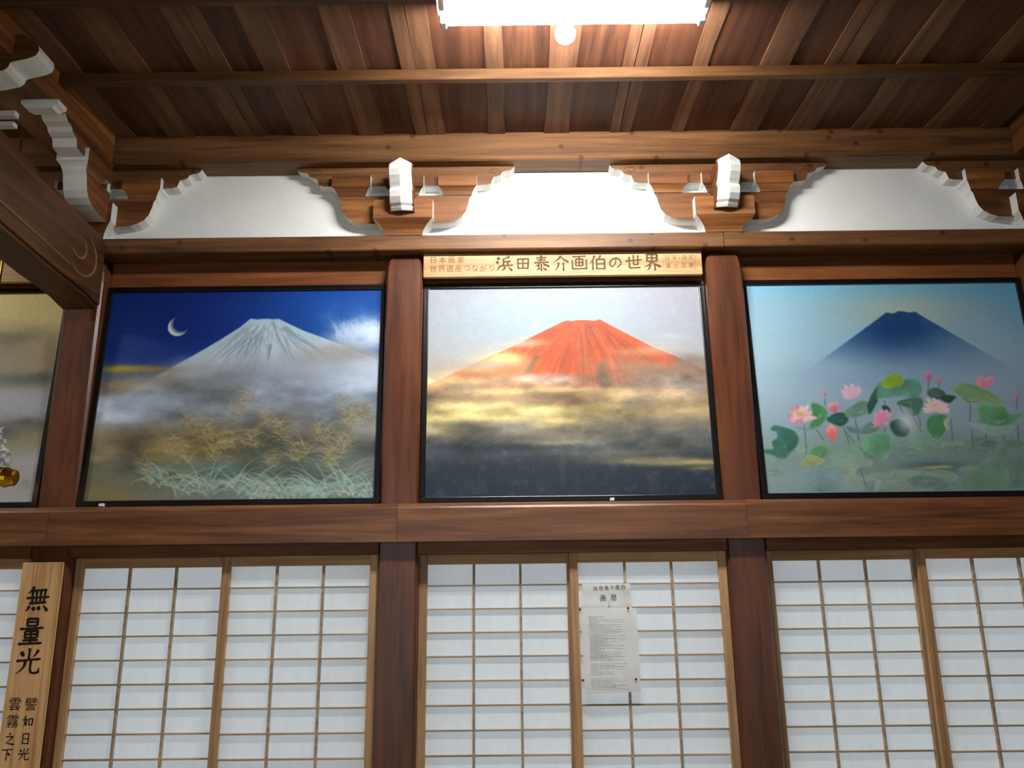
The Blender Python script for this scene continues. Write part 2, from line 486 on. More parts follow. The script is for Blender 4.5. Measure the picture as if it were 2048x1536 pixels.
# forward bracket on the left tie beam: same profile turned towards the room
XA, XB = -2.40, -2.272
R = root('forward_bracket', (-2.335, 0, 3.62), 'white edged bracket arm reaching forward above the carved tie beam', 'bracket')
p = [(-a - .0, z) for a, z in ARM_R] + [(0.0, ARM_T)]
p[0] = (-.114, ARM_R[0][1]); p[-1] = (-.114, ARM_T)
emit('bracket_arm', bm_prism(p, XA, XB, 'X', 1), ['woodY', 'white'], R)
p = [(-a, z) for a, z in UP_R] + [(-.114, UP_T)]
p[0] = (-.114, UP_R[0][1])
emit('upper_arm', bm_prism(p, XA, XB, 'X', 1), ['woodY', 'white'], R)
bm = bmesh.new()
lv = [(3.845, .080, .064), (3.866, .088, .07), (3.880, .098, .078), (3.890, .111, .086), (3.960, .111, .086)]
rows = [[bm.verts.new(q) for q in ((-2.336 - hx, -.305 - hy, z), (-2.336 + hx, -.305 - hy, z), (-2.336 + hx, -.305 + hy, z), (-2.336 - hx, -.305 + hy, z))] for z, hy, hx in lv]
for a, b in zip(rows, rows[1:]):
    for i in range(4):
        bm.faces.new((a[i], a[(i + 1) % 4], b[(i + 1) % 4], b[i])).material_index = 1 if i in (0, 2) else 0
bm.faces.new(rows[0][::-1]); bm.faces.new(rows[-1]); bmesh.ops.recalc_face_normals(bm, faces=bm.faces[:])
emit('small_block', bm, ['woodY', 'white'], R)

emit('end_block', bm_loft([(3.985, .062, -.752, -.69), (3.997, .075, -.757, -.685), (4.006, .092, -.76, -.68), (4.0275, .092, -.76, -.68)], 1, -2.335), ['white', 'white'], R)
# carved arm end further forward on the tie beam, pointing right
R = root('side_bracket', (-2.6, -1.04, 3.66), 'rounded white edged bracket end at the upper left, pointing right', 'bracket')
p = [(-3.1, 3.93), (-2.42, 3.93), (-2.36, 3.938), (-2.335, 3.945), (-2.30, 3.952), (-2.283, 3.968), (-2.277, 3.990), (-2.262, 3.997), (-2.22, 4.006), (-2.189, 4.015), (-2.163, 4.028), (-2.153, 4.050), (-2.156, 4.075), (-2.175, 4.098), (-2.21, 4.122), (-2.245, 4.145), (-2.262, 4.145), (-2.266, 4.027), (-3.1, 4.027)]
emit('arm_end', bm_prism(p, -1.10, -.97, 'Y', 1), ['woodX', 'white'], R)
emit('arm_block', bm_loft([(3.66, .12, -1.14, -.93), (3.70, .13, -1.15, -.92), (3.76, .19, -1.19, -.88), (3.925, .19, -1.19, -.88)], 1, -2.66), ['woodX', 'white'], R)

for z0, z1 in ((3.944, 3.974), (3.888, 3.913)):
    box('arm_tip', -2.62, -2.455, -.75, -.715, z0, z1, 'white', R, bevel=.002)
# tie beams from the end posts towards the room
def tie_beam(xa, xb, label, face):
    top = [(-5.4, 3.64), (-3.2, 3.74), (-2.0, 3.725), (-1.1, 3.675), (-.85, 3.648), (-.43, 3.606), (-.14, 3.588), (-.09, 3.572), (-.062, 3.54)]
    bot = [(-.056, 3.172), (-.11, 3.18), (-.20, 3.196), (-.34, 3.205), (-.5, 3.21), (-.7, 3.224), (-1.0, 3.246), (-2.0, 3.29), (-3.2, 3.31), (-5.4, 3.2)]
    bm = bm_prism(top + bot, xa, xb, 'X')
    be = [e for e in bm.edges if len(e.link_faces) == 2 and abs(e.verts[0].co.x - e.verts[1].co.x) < 1e-6 and abs(e.link_faces[0].normal.dot(e.link_faces[1].normal)) < .7]
    bmesh.ops.bevel(bm, geom=be, offset=.016, segments=2, affect='EDGES')
    o = emit('tie_beam', bm, 'tieY')
    tag(o, label, 'beam', 'forward tie beams')
    def curve(pts): emit('whorl_carving', tube_bm([(face, y, z) for y, z in pts], [.004 + .004 * math.sin(math.pi * k / (len(pts) - 1)) for k in range(len(pts))], 6), 'pale_groove', o)
    curve([(-.30 + .14 * math.cos(t), 3.40 + .12 * math.sin(t)) for t in [-2.3 + .25 * k for k in range(15)]])
    curve([(-.34 + .07 * math.cos(t), 3.42 + .06 * math.sin(t)) for t in [-2.6 + .3 * k for k in range(14)]])
    curve([(-.40 - .08 * k, 3.295 + .006 * k) for k in range(16)])
tie_beam(-2.50, -2.28, 'massive carved tie beam coming forward from the left post', -2.2795)
tie_beam(2.93, 3.14, 'massive carved tie beam coming forward from the right post', 2.9295)

# ------------------------------------------------------------------ fluorescent lamps
def lamp(cx, label):
    R = root('ceiling_lamp', (cx, -1.30, CEIL - .06), label, 'lamp', 'fluorescent ceiling lamps')
    cy = -1.31
    prof = [(cy - .085, 4.100), (cy - .05, 4.1345), (cy + .05, 4.1345), (cy + .085, 4.100), (cy + .05, 4.094), (cy + .025, 4.084), (cy - .025, 4.084), (cy - .05, 4.094)]
    body = emit('housing', bm_prism(prof, cx - .575, cx + .575, 'X'), 'enamel', R)
    for s in (-1, 1):
        emit('end_cap', bm_prism([(cy - .09, 4.098), (cy - .05, 4.1348), (cy + .05, 4.1348), (cy + .09, 4.098), (cy + .09, 4.086), (cy - .09, 4.086)], cx + s * .575, cx + s * .592, 'X'), 'enamel', R)
        for t in (-1, 1):
            box('tube_socket', cx + s * .568 - .014, cx + s * .568 + .014, cy + t * .058 - .022, cy + t * .058 + .022, 4.040, 4.097, 'enamel', R, bevel=.004)
    for t in (-1, 1):
        emit('fluorescent_tube', tube_bm([(cx - .558 + 1.116 * k / 6, cy + t * .058, 4.062) for k in range(7)], .016, 12), 'tube', R, smooth=False)
    bm = bmesh.new(); bmesh.ops.create_uvsphere(bm, u_segments=24, v_segments=14, radius=.047)
    for v in bm.verts:
        if v.co.z > .03: v.co.x *= .85; v.co.y *= .85
        v.co += Vector((cx - .03, cy + .105, 4.03))
    bl = emit('night_bulb', bm, 'bulb', R, smooth=True)
    emit('bulb_socket', tube_bm([(cx - .03, cy + .105, 4.068), (cx - .03, cy + .095, 4.10)], .018, 12), 'enamel', bl)
lamp(.285, 'lit white fluorescent lamp with a round night bulb on the ceiling')
lamp(-5.17, 'second lit fluorescent lamp, beyond the left edge')
# neighbouring batten that carries the second lamp
box('batten', -5.9, -2.58, -1.315, -1.273, CEIL - .06, CEIL + .016, 'woodX', ce, bevel=.004)

# ------------------------------------------------------------------ sliding paper screens
ROWP = .1182
def shoji(name, x0, x1, front, label):
    y0 = .035 if front else .075
    y1 = y0 + .030
    R = root('shoji_screen', ((x0 + x1) / 2, y0, .05), label, 'paper screen', 'sliding paper screens')
    zt, zb = 1.8255, .05
    st = .044
    box('stile', x0, x0 + st, y0, y1, zb, zt, 'shojiZ', R, bevel=.003)
    box('stile', x1 - st, x1, y0, y1, zb, zt, 'shojiZ', R, bevel=.003)
    box('top_rail', x0 + st, x1 - st, y0 + .001, y1 - .001, 1.772, zt, 'shojiX', R, bevel=.003)
    box('bottom_rail', x0 + st, x1 - st, y0 + .001, y1 - .001, zb, zb + .09, 'shojiX', R, bevel=.003)
    box('waist_rail', x0 + st, x1 - st, y0 + .001, y1 - .001, .42, .465, 'shojiX', R, bevel=.003)
    box('hip_panel', x0 + st, x1 - st, y0 + .012, y1 - .008, zb + .09, .42, 'shojiX', R, bevel=0)
    yp = y0 + .0225
    w = (x1 - x0 - 2 * st) / 3
    for k in (1, 2):
        xx = x0 + st + w * k
        box('vertical_bar', xx - .0065, xx + .0065, y0 + .004, yp - .0005, .465, 1.772, 'bar', R, bevel=.0012)
    first = None
    z = 1.772 - .110
    while z > .5:
        if first is None:
            first = box('horizontal_bar', x0 + st, x1 - st, y0 + .0055, yp - .0008, z - .0042, z + .0042, 'bar', R, bevel=.001)
            z1 = z
        else:
            c = first.copy(); COL.objects.link(c); c.parent = R
            c.location = first.location + Vector((0, 0, z - z1))
        z -= ROWP
    bm = bmesh.new()
    nx, nz = 8, 14
    V = [[bm.verts.new((x0 + st * .6 + (x1 - x0 - 1.2 * st) * i / nx, yp + .0005, .44 + (1.79 - .44) * j / nz)) for i in range(nx + 1)] for j in range(nz + 1)]
    for j in range(nz):
        for i in range(nx):
            bm.faces.new((V[j][i], V[j][i + 1], V[j + 1][i + 1], V[j + 1][i]))
    emit('paper', bm, 'paper', R)
SL = [None, ('paper screen left of the centre stile under the moonlit mountain painting', 'paper screen right of the centre stile under the moonlit mountain painting'),
      ('paper screen under the red mountain painting, without a notice', 'paper screen with a paper notice pinned to its upper left'),
      ('left paper screen under the lotus painting', 'right paper screen under the lotus painting, cut by the picture edge')]
for b in (1, 2, 3):
    x0, x1 = BAYS[b]
    m = x0 + .79
    shoji('s', x0 + .001, m + .033, False, SL[b][0])
    shoji('s', m, x1 - .001, True, SL[b][1])
x0, x1 = BAYS[0]
shoji('s', x0 + .001, x0 + .823, False, 'paper screen beyond the left edge, behind its neighbour by the plaque')
shoji('s', x0 + .79, x1 - .001, True, 'paper screen at the left edge, half hidden by the lettered plaque')

# ------------------------------------------------------------------ lettering
def brush(strokes, x, z, size, y, wid=9.0, bm=None):
    """flat brush strokes; glyph box 0..100, y down, centred on x,z"""
    bm = bm or bmesh.new()
    sc = size / 100.0
    for si, st in enumerate(strokes.split(';')):
        k, pts = st.strip().split(' ', 1)
        P = [Vector((float(a), float(b))) for a, b in (q.split(',') for q in pts.split())]
        D = []
        for i in range(len(P) - 1):       # smooth when the stroke is a curve
            n = 6
            p0, p1, p2, p3 = P[max(i - 1, 0)], P[i], P[i + 1], P[min(i + 2, len(P) - 1)]
            for j in range(n):
                t = j / n
                if k in 'b':
                    D.append(p1 + (p2 - p1) * t)
                else:
                    D.append(.5 * ((2 * p1) + (-p0 + p2) * t + (2 * p0 - 5 * p1 + 4 * p2 - p3) * t * t + (-p0 + 3 * p1 - 3 * p2 + p3) * t ** 3))
        D.append(P[-1])
        n = len(D)
        prev = None
        for i, d in enumerate(D):
            t = i / (n - 1)
            if k == 'h': w = .62 + .25 * (1 - t) ** 6 + .45 * t ** 8 if t < .96 else .55
            elif k == 'p': w = 1.05 * (1 - t) ** .75 + .06
            elif k == 'n': w = .35 + .95 * t ** 1.3 if t < .86 else 1.15 * (1 - t) / .14 * .9 + .1
            elif k == 'd': w = .35 + .9 * math.sin(math.pi * min(t * .8 + .15, 1))
            elif k == 'v': w = 1.0 - .35 * math.sin(math.pi * t) if t < .92 else .7
            elif k == 'c': w = .55 + .4 * math.sin(math.pi * t * .9)
            else: w = .82
            w *= wid / 2
            a = D[max(i - 1, 0)]; c = D[min(i + 1, n - 1)]
            tn = (c - a).normalized() if (c - a).length > 1e-6 else Vector((1, 0))
            nr = Vector((-tn.y, tn.x))
            q = []
            for s in (-1, 1):
                e = d + nr * w * s
                q.append(bm.verts.new((x + (e.x - 50) * sc, y - .00004 * si, z - (e.y - 50) * sc)))
            if prev: bm.faces.new((prev[0], q[0], q[1], prev[1]))
            prev = q
    return bm

def flip_front(bm):
    bm.normal_update()
    for f in bm.faces:
        if f.normal.y > 0: f.normal_flip()
    return bm

G = {
 '浜': 'd 10,14 24,26;d 4,38 18,48;p 26,62 18,76 6,92;p 80,8 62,16 44,20;v 45,20 44,62;h 45,40 86,36;v 68,40 68,60;h 30,64 98,60;p 54,70 46,84 34,94;n 70,70 82,82 94,94',
 '田': 'v 18,22 20,86;b 16,22 84,20 80,88;v 50,22 50,80;h 22,50 78,50;h 20,82 80,82',
 '泰': 'h 22,18 78,16;h 26,32 74,30;h 10,47 92,44;p 50,4 44,44 12,74;n 56,46 72,60 96,72;v 50,54 50,97;d 30,62 40,71;p 41,77 32,86 22,92;p 70,58 66,64 60,69;n 58,76 66,84 80,92',
 '介': 'p 52,6 36,28 6,50;n 50,8 66,28 96,48;p 38,46 34,72 16,96;v 65,46 65,98',
 '画': 'h 12,12 90,9;v 50,12 50,68;v 30,28 30,70;b 30,28 71,27 71,70;h 30,48 70,48;h 30,69 70,69;v 10,34 11,88;h 10,88 92,86;v 92,30 92,92',
 '伯': 'p 34,6 24,30 4,56;v 22,36 22,97;p 68,4 62,18 52,30;v 44,30 44,93;b 42,31 90,29 90,93;h 46,59 88,58;h 46,88 88,88',
 'の': 'c 56,22 50,58 28,82 13,62 24,34 56,19 86,36 88,64 60,90',
 '世': 'h 4,43 97,36;v 26,18 26,84;v 50,8 50,66;v 74,10 74,64;h 50,66 75,64;h 26,85 88,82',
 '界': 'v 24,6 24,46;b 23,7 77,7 76,46;v 50,8 50,46;h 24,27 76,27;h 24,46 76,46;p 50,48 34,66 4,80;n 52,48 68,64 97,78;p 38,64 36,82 22,99;v 64,62 64,99',
 '無': 'p 32,2 24,16 8,30;h 22,18 84,14;h 6,46 96,42;h 18,67 86,63;v 28,20 30,66;v 44,18 46,65;v 61,18 61,65;v 78,16 76,63;p 20,76 16,88 6,96;d 34,80 42,94;d 54,78 63,92;n 74,74 84,84 94,96',
 '量': 'v 30,4 30,31;b 29,4 71,4 70,31;h 30,16 70,16;h 30,30 70,30;h 4,42 96,38;v 26,50 26,75;b 25,50 75,49 74,75;h 26,62 74,62;h 26,75 74,75;v 50,50 50,95;h 20,85 80,84;h 4,98 96,95',
 '光': 'v 50,2 50,42;d 18,14 30,32;p 84,8 76,22 64,36;h 4,48 96,41;p 38,46 34,70 6,97;v 60,44 59,72 61,87;h 60,87 72,92 88,90;p 88,91 92,86 92,72',
 '如': 'p 30,8 22,44 34,66;p 40,36 34,68 8,92;d 22,58 44,84;h 6,40 48,34;v 60,30 62,82;b 60,32 90,29 88,84;h 62,78 88,77',
 '日': 'v 26,10 26,92;b 25,11 75,9 74,94;h 27,50 73,50;h 27,88 73,88',
 '之': 'd 46,6 56,20;h 18,34 78,30;p 76,32 54,58 18,84;n 22,78 56,86 96,92',
 '下': 'h 6,18 94,14;v 48,16 48,97;d 56,40 76,60',
}

def glyphs(name, items, y, wid, mat, par):
    for ch, x, z, s in items:
        emit(name, flip_front(brush(G[ch], x, z, s, y, wid)), mat, par)

def typed(name, items, y, mat, par):
    """printed-size characters with the built-in font, one mesh per line"""
    for ch, x, z, s in items:
        bm = bmesh.new()
        cu = bpy.data.curves.new('t', 'FONT'); cu.body = ch; cu.size = s * 1.05; cu.align_x = 'CENTER'; cu.align_y = 'CENTER'
        ob = bpy.data.objects.new('t', cu); COL.objects.link(ob)
        bpy.context.view_layer.update()
        me = bpy.data.meshes.new_from_object(ob.evaluated_get(bpy.context.evaluated_depsgraph_get()))
        bpy.data.objects.remove(ob, do_unlink=True); bpy.data.curves.remove(cu)
        n0 = len(bm.verts)
        bm.from_mesh(me); bpy.data.meshes.remove(me)
        bm.verts.ensure_lookup_table()
        vs = [bm.verts[i] for i in range(n0, len(bm.verts))]
        if vs:
            ax = [v.co.x for v in vs]; ay = [v.co.y for v in vs]
            cx, cy = (min(ax) + max(ax)) / 2, (min(ay) + max(ay)) / 2
            for v in vs: v.co = Vector((x + v.co.x - cx, y, z + v.co.y - cy))
        emit(name, flip_front(bm), mat, par)

# lettered sign above the middle painting
sg = root('sign_board', (.297, 0, 3.362), 'pale wooden sign board lettered in Japanese above the red mountain painting', 'sign')
box('board', -.497, 1.090, .0, .026, 3.362, 3.507, 'signX', sg, bevel=.003)
ms = '浜田泰介画伯の世界'
sz = [.102, .092, .102, .102, .098, .098, .082, .102, .108]
xs = [-.035, .070, .175, .285, .390, .495, .595, .700, .805]
glyphs('main_character', [(c, x, 3.440, s) for c, x, s in zip(ms, xs, sz)], -.0006, 13.5, 'carved', sg)
typed('small_character', [(c, -.440 + .052 * k, 3.466, .043) for k, c in enumerate('日本画家')], -.0006, 'carved_small', sg)
typed('small_character', [(c, -.440 + .0475 * k, 3.414, .043) for k, c in enumerate('世界遺産つながり')], -.0006, 'carved_small', sg)
typed('small_character', [(c, x, 3.462, .032) for c, x in zip('日天・月天', (.893, .935, .963, .988, 1.028))], -.0006, 'carved_small', sg)
typed('small_character', [(c, .897 + .0435 * k, 3.417, .032) for k, c in enumerate('富士五景')], -.0006, 'carved_small', sg)
for s, x in ((1, .868), (-1, 1.052)):
    emit('bracket_mark', tube_bm([(x + s * .014, -.0006, 3.485), (x, -.0006, 3.474), (x, -.0006, 3.402), (x + s * .014, -.0006, 3.391)], .0009, 4), 'carved_small', sg)

# pale board above the golden painting, lettering out of view
e = box('sign_board', -4.10, -2.535, .0, .026, 3.362, 3.507, 'signX', bevel=.003)
tag(e, 'end of a pale wooden board above the golden painting at the left edge', 'sign')

# tall plaque in front of the left post
pq = root('wooden_plaque', (-2.41, -.06, .30), 'tall narrow wooden plaque with black brush characters on the left post', 'plaque')
box('board', -2.515, -2.305, -.064, -.053, .30, 1.80, 'signZ', pq, bevel=.003)
glyphs('large_character', [('無', -2.415, 1.618, .128), ('量', -2.425, 1.463, .128), ('光', -2.421, 1.318, .130)], -.0646, 12.5, 'ink', pq)
glyphs('small_character', [('如', -2.386, 1.040, .058), ('日', -2.386, .960, .056), ('光', -2.386, .890, .058), ('之', -2.464, .960, .060), ('下', -2.468, .891, .060)], -.0646, 12.5, 'ink', pq)
typed('small_character', [('譬', -2.381, 1.119, .062), ('雲', -2.460, 1.119, .062), ('霧', -2.461, 1.039, .062)], -.0646, 'ink', pq)

# ------------------------------------------------------------------ notices on the middle screen
def sheet(name, pts, y, curl, label, lift=.0):
    """pts: TL, TR, BL, BR in x,z; gently curled sheet"""
    bm = bmesh.new()
    n = 10
    (ax, az), (bx, bz), (cx, cz), (dx, dz) = pts
    V = []
    for j in range(n + 1):
        row = []
        for i in range(n + 1):
            s, t = i / n, j / n
            x = (ax * (1 - s) + bx * s) * (1 - t) + (cx * (1 - s) + dx * s) * t
            z = (az * (1 - s) + bz * s) * (1 - t) + (cz * (1 - s) + dz * s) * t
            yy = y - curl * (s ** 2) * (.3 + .7 * t) * math.sin(math.pi * min(1, t * .9 + .1)) - .002 * math.sin(3 * math.pi * t) - lift * t
            row.append(bm.verts.new((x, yy, z)))
        V.append(row)
    for j in range(n):
        for i in range(n):
            bm.faces.new((V[j][i], V[j + 1][i], V[j + 1][i + 1], V[j][i + 1]))
    bm.normal_update()
    R = root(name, ((ax + bx) / 2, y, min(cz, dz)), label, 'notice')
    o = emit('sheet', flip_front(bm), 'sheet_thin', R, smooth=True)
    return R
up = sheet('paper_notice', [(.354, 1.664), (.600, 1.662), (.347, 1.525), (.605, 1.525)], .030, .002, 'small handwritten title sheet pinned above the printed notice')
glyphs('title_character', [(c, .420 + .0285 * k, 1.640 + .001 * k, .026) for k, c in enumerate('浜田泰介画伯')], .0265, 11, 'pin', up)
glyphs('title_character', [('画', .457, 1.592, .034)], .0265, 11, 'pin', up)
typed('title_character', [('歴', .512, 1.594, .032)], .0265, 'pin', up)
emit('arrow', flip_front(brush('v 50,0 50,100;d 40,78 50,98;d 60,80 50,98', .487, 1.562, .034, .0265, 5)), 'pin', up)
lo = sheet('paper_notice', [(.337, 1.539), (.627, 1.540), (.350, 1.126), (.627, 1.138)], .0265, .012, 'curled printed sheet of fine text under the handwritten title', .022)
bm = bmesh.new()
rng = random.Random(3)
for k in range(44):
    z = 1.498 - .0079 * k
    if k in (27, 28, 36, 37): continue
    x = .378 + (.004 if k % 5 else 0)
    xe = .42 + rng.random() * (.135 if k < 27 else .15)
    while x < xe:
        w = .006 + .016 * rng.random()
        s = (x - .337) / .29
        yy = .0265 - .012 * (s ** 2) - .0045 - .022 * (1.54 - z) / .41
        q = [bm.verts.new(p) for p in ((x, yy, z), (min(x + w, xe + .005), yy - .0008, z), (min(x + w, xe + .005), yy - .0008, z + .0036), (x, yy, z + .0036))]
        bm.faces.new(q)
        x += w + .003
emit('printed_text', flip_front(bm), 'print', lo)['kind'] = 'stuff'
for x, z, p_ in ((.336, 1.535, lo), (.583, 1.540, lo), (.338, 1.194, lo), (.604, 1.196, lo)):
    bm = bmesh.new(); bmesh.ops.create_uvsphere(bm, u_segments=10, v_segments=6, radius=.0058)
    for v in bm.verts: v.co.y *= .6; v.co += Vector((x, .0165 - .022 * max(0, 1.54 - z) / .41, z))
    emit('push_pin', bm, 'pin', p_, smooth=True)

# ------------------------------------------------------------------ paintings
def hash_noise(nx, ny, u, v, seed):
    r = np.random.RandomState(seed).rand(ny + 2, nx + 2)
    x = np.clip(u, 0, 1) * nx; y = np.clip(v, 0, 1) * ny
    i = np.minimum(x.astype(int), nx); j = np.minimum(y.astype(int), ny)
    fx = x - i; fy = y - j
    fx = fx * fx * (3 - 2 * fx); fy = fy * fy * (3 - 2 * fy)
    return (r[j, i] * (1 - fx) + r[j, i + 1] * fx) * (1 - fy) + (r[j + 1, i] * (1 - fx) + r[j + 1, i + 1] * fx) * fy

def fbm(u, v, nx, ny, seed, oct=4):
    s = 0; a = .5; t = 0
    for k in range(oct):
        s = s + a * hash_noise(nx * 2 ** k, ny * 2 ** k, u, v, seed + k); t += a; a *= .55
    return s / t

class Art:
    def __init__(self, W, H, seed, corners):
        self.W, self.H = W, H
        self.v, self.u = np.meshgrid(np.linspace(0, 1, H), np.linspace(0, 1, W), indexing='ij')
        self.c = np.zeros((H, W, 3))
        self.seed = seed
        self.k = corners
        self.asp = 1.55 / 1.215
    def q(self, x, y):
        """sketch coordinates of the study drawing -> u,v"""
        (ax, ay), (bx, by), (cx, cy), (dx, dy) = self.k
        v = .5
        for _ in range(4):
            lx, rx = ax + (cx - ax) * v, bx + (dx - bx) * v
            u = (x - lx) / (rx - lx)
            ty, by_ = ay + (by - ay) * u, cy + (dy - cy) * u
            v = (y - ty) / (by_ - ty)
        return u, v
    def col(self, r, g, b): return np.array([r, g, b]) / 255.0
    def over(self, a, rgb):
        a = np.clip(a, 0, 1)[..., None]
        self.c = self.c * (1 - a) + np.asarray(rgb) * a
    def vgrad(self, stops):
        P = [s[0] for s in stops]
        for k in range(3):
            self.c[..., k] = np.interp(self.v, P, [s[1][k] / 255 for s in stops])
    def blob(self, x, y, sx, sy, rgb, a=1.0, n=.0, rot=0.0, sd=0):
        u0, v0 = self.q(x, y)
        du, dv = self.u - u0, (self.v - v0)
        c, s = math.cos(rot), math.sin(rot)
        d2 = ((du * c + dv * s) / sx) ** 2 + ((-du * s + dv * c) / sy) ** 2
        if n:
            k = self.seed + sd + int(x) % 97
            f = fbm(self.u, self.v, 6, 10, k, 5)
            g = fbm(self.u, self.v, 7, 8, k + 31, 5)
            du = du + n * sx * 1.5 * (f - .5); dv = dv + n * sy * 2.2 * (g - .5)
            d2 = ((du * c + dv * s) / sx) ** 2 + ((-du * s + dv * c) / sy) ** 2
            a = a * (1 - .55 * n + 1.1 * n * g)
        self.over(a * np.exp(-d2), self.col(*rgb))
    def clouds(self, v0, v1, amp, seed):
        f = fbm(self.u, self.v, 7, 13, seed, 6)
        w = np.clip((self.v - v0) / .06, 0, 1) * np.clip((v1 - self.v) / .08, 0, 1)
        k = 1 + amp * 2.6 * (f - .5) * w
        self.c = np.clip(self.c * k[..., None], 0, 1)
    def sdf(self, P):
        """signed distance (inside positive) in u units"""
        P = [self.q(*p) for p in P]
        inside = np.zeros(self.u.shape, bool)
        dist = np.full(self.u.shape, 9.0)
        n = len(P)
        for i in range(n):
            (x0, y0), (x1, y1) = P[i], P[(i + 1) % n]
            cond = ((y0 > self.v) != (y1 > self.v))
            xi = (x1 - x0) * (self.v - y0) / ((y1 - y0) if abs(y1 - y0) > 1e-9 else 1e-9) + x0
            inside ^= cond & (self.u < xi)
            ex, ey = x1 - x0, (y1 - y0) / self.asp
            px, py = self.u - x0, (self.v - y0) / self.asp
            t = np.clip((px * ex + py * ey) / (ex * ex + ey * ey + 1e-12), 0, 1)
            dist = np.minimum(dist, np.hypot(px - t * ex, py - t * ey))
        return np.where(inside, dist, -dist)
    def window(self, P, pad=.012):
        Q = [self.q(*p) for p in P]
        us = [p[0] for p in Q]; vs = [p[1] for p in Q]
        i0 = max(int((min(us) - pad) * self.W), 0); i1 = min(int((max(us) + pad) * self.W) + 2, self.W)
        j0 = max(int((min(vs) - pad * 1.3) * self.H), 0); j1 = min(int((max(vs) + pad * 1.3) * self.H) + 2, self.H)
        B = Art.__new__(Art)
        B.__dict__.update(self.__dict__)
        w = (slice(j0, max(j1, j0 + 1)), slice(i0, max(i1, i0 + 1)))
        B.u, B.v, B.c = self.u[w], self.v[w], self.c[w].copy()
        return B, w
    def blur(self, n=1):
        for _ in range(n):
            p = np.pad(self.c, ((1, 1), (1, 1), (0, 0)), 'edge')
            self.c = (p[:-2, 1:-1] + p[2:, 1:-1] + p[1:-1, :-2] + p[1:-1, 2:] + 2 * p[1:-1, 1:-1]) / 6
    def poly(self, P, rgb, a=1.0, soft=.002):
        s = self.sdf(P)
        m = np.clip(s / soft + .5, 0, 1)
        self.over(a * m, self.col(*rgb) if not isinstance(rgb, np.ndarray) else rgb)
        return m
    def stroke(self, pts, w, rgb, a=1.0, taper=True):
        P = [self.q(*p) for p in pts]
        us = [p[0] for p in P]; vs = [p[1] for p in P]
        pad = w * 2 + .004
        i0 = max(int((min(us) - pad) * self.W), 0); i1 = min(int((max(us) + pad) * self.W) + 2, self.W)
        j0 = max(int((min(vs) - pad * 1.4) * self.H), 0); j1 = min(int((max(vs) + pad * 1.4) * self.H) + 2, self.H)
        if i1 <= i0 or j1 <= j0: return
        U = self.u[j0:j1, i0:i1]; V = self.v[j0:j1, i0:i1]
        al = np.zeros(U.shape)
        n = len(P) - 1
        for i in range(n):
            (x0, y0), (x1, y1) = P[i], P[i + 1]
            ex, ey = x1 - x0, (y1 - y0) / self.asp
            px, py = U - x0, (V - y0) / self.asp
            t = np.clip((px * ex + py * ey) / (ex * ex + ey * ey + 1e-12), 0, 1)
            d = np.hypot(px - t * ex, py - t * ey)
            ww = w * (1 - .8 * (i + t) / n) if taper else w
            al = np.maximum(al, np.clip((ww - d) / .0016 + .5, 0, 1) * np.minimum(1, ww / .0010))
        al = (a * al)[..., None]
        self.c[j0:j1, i0:i1] = self.c[j0:j1, i0:i1] * (1 - al) + self.col(*rgb) * al

def arc(x, y, ang, L, bend, n=6):
    pts = [(x, y)]
    for k in range(n):
        ang += bend / n
        x += L / n * math.cos(ang); y -= L / n * math.sin(ang)
        pts.append((x, y))
    return pts

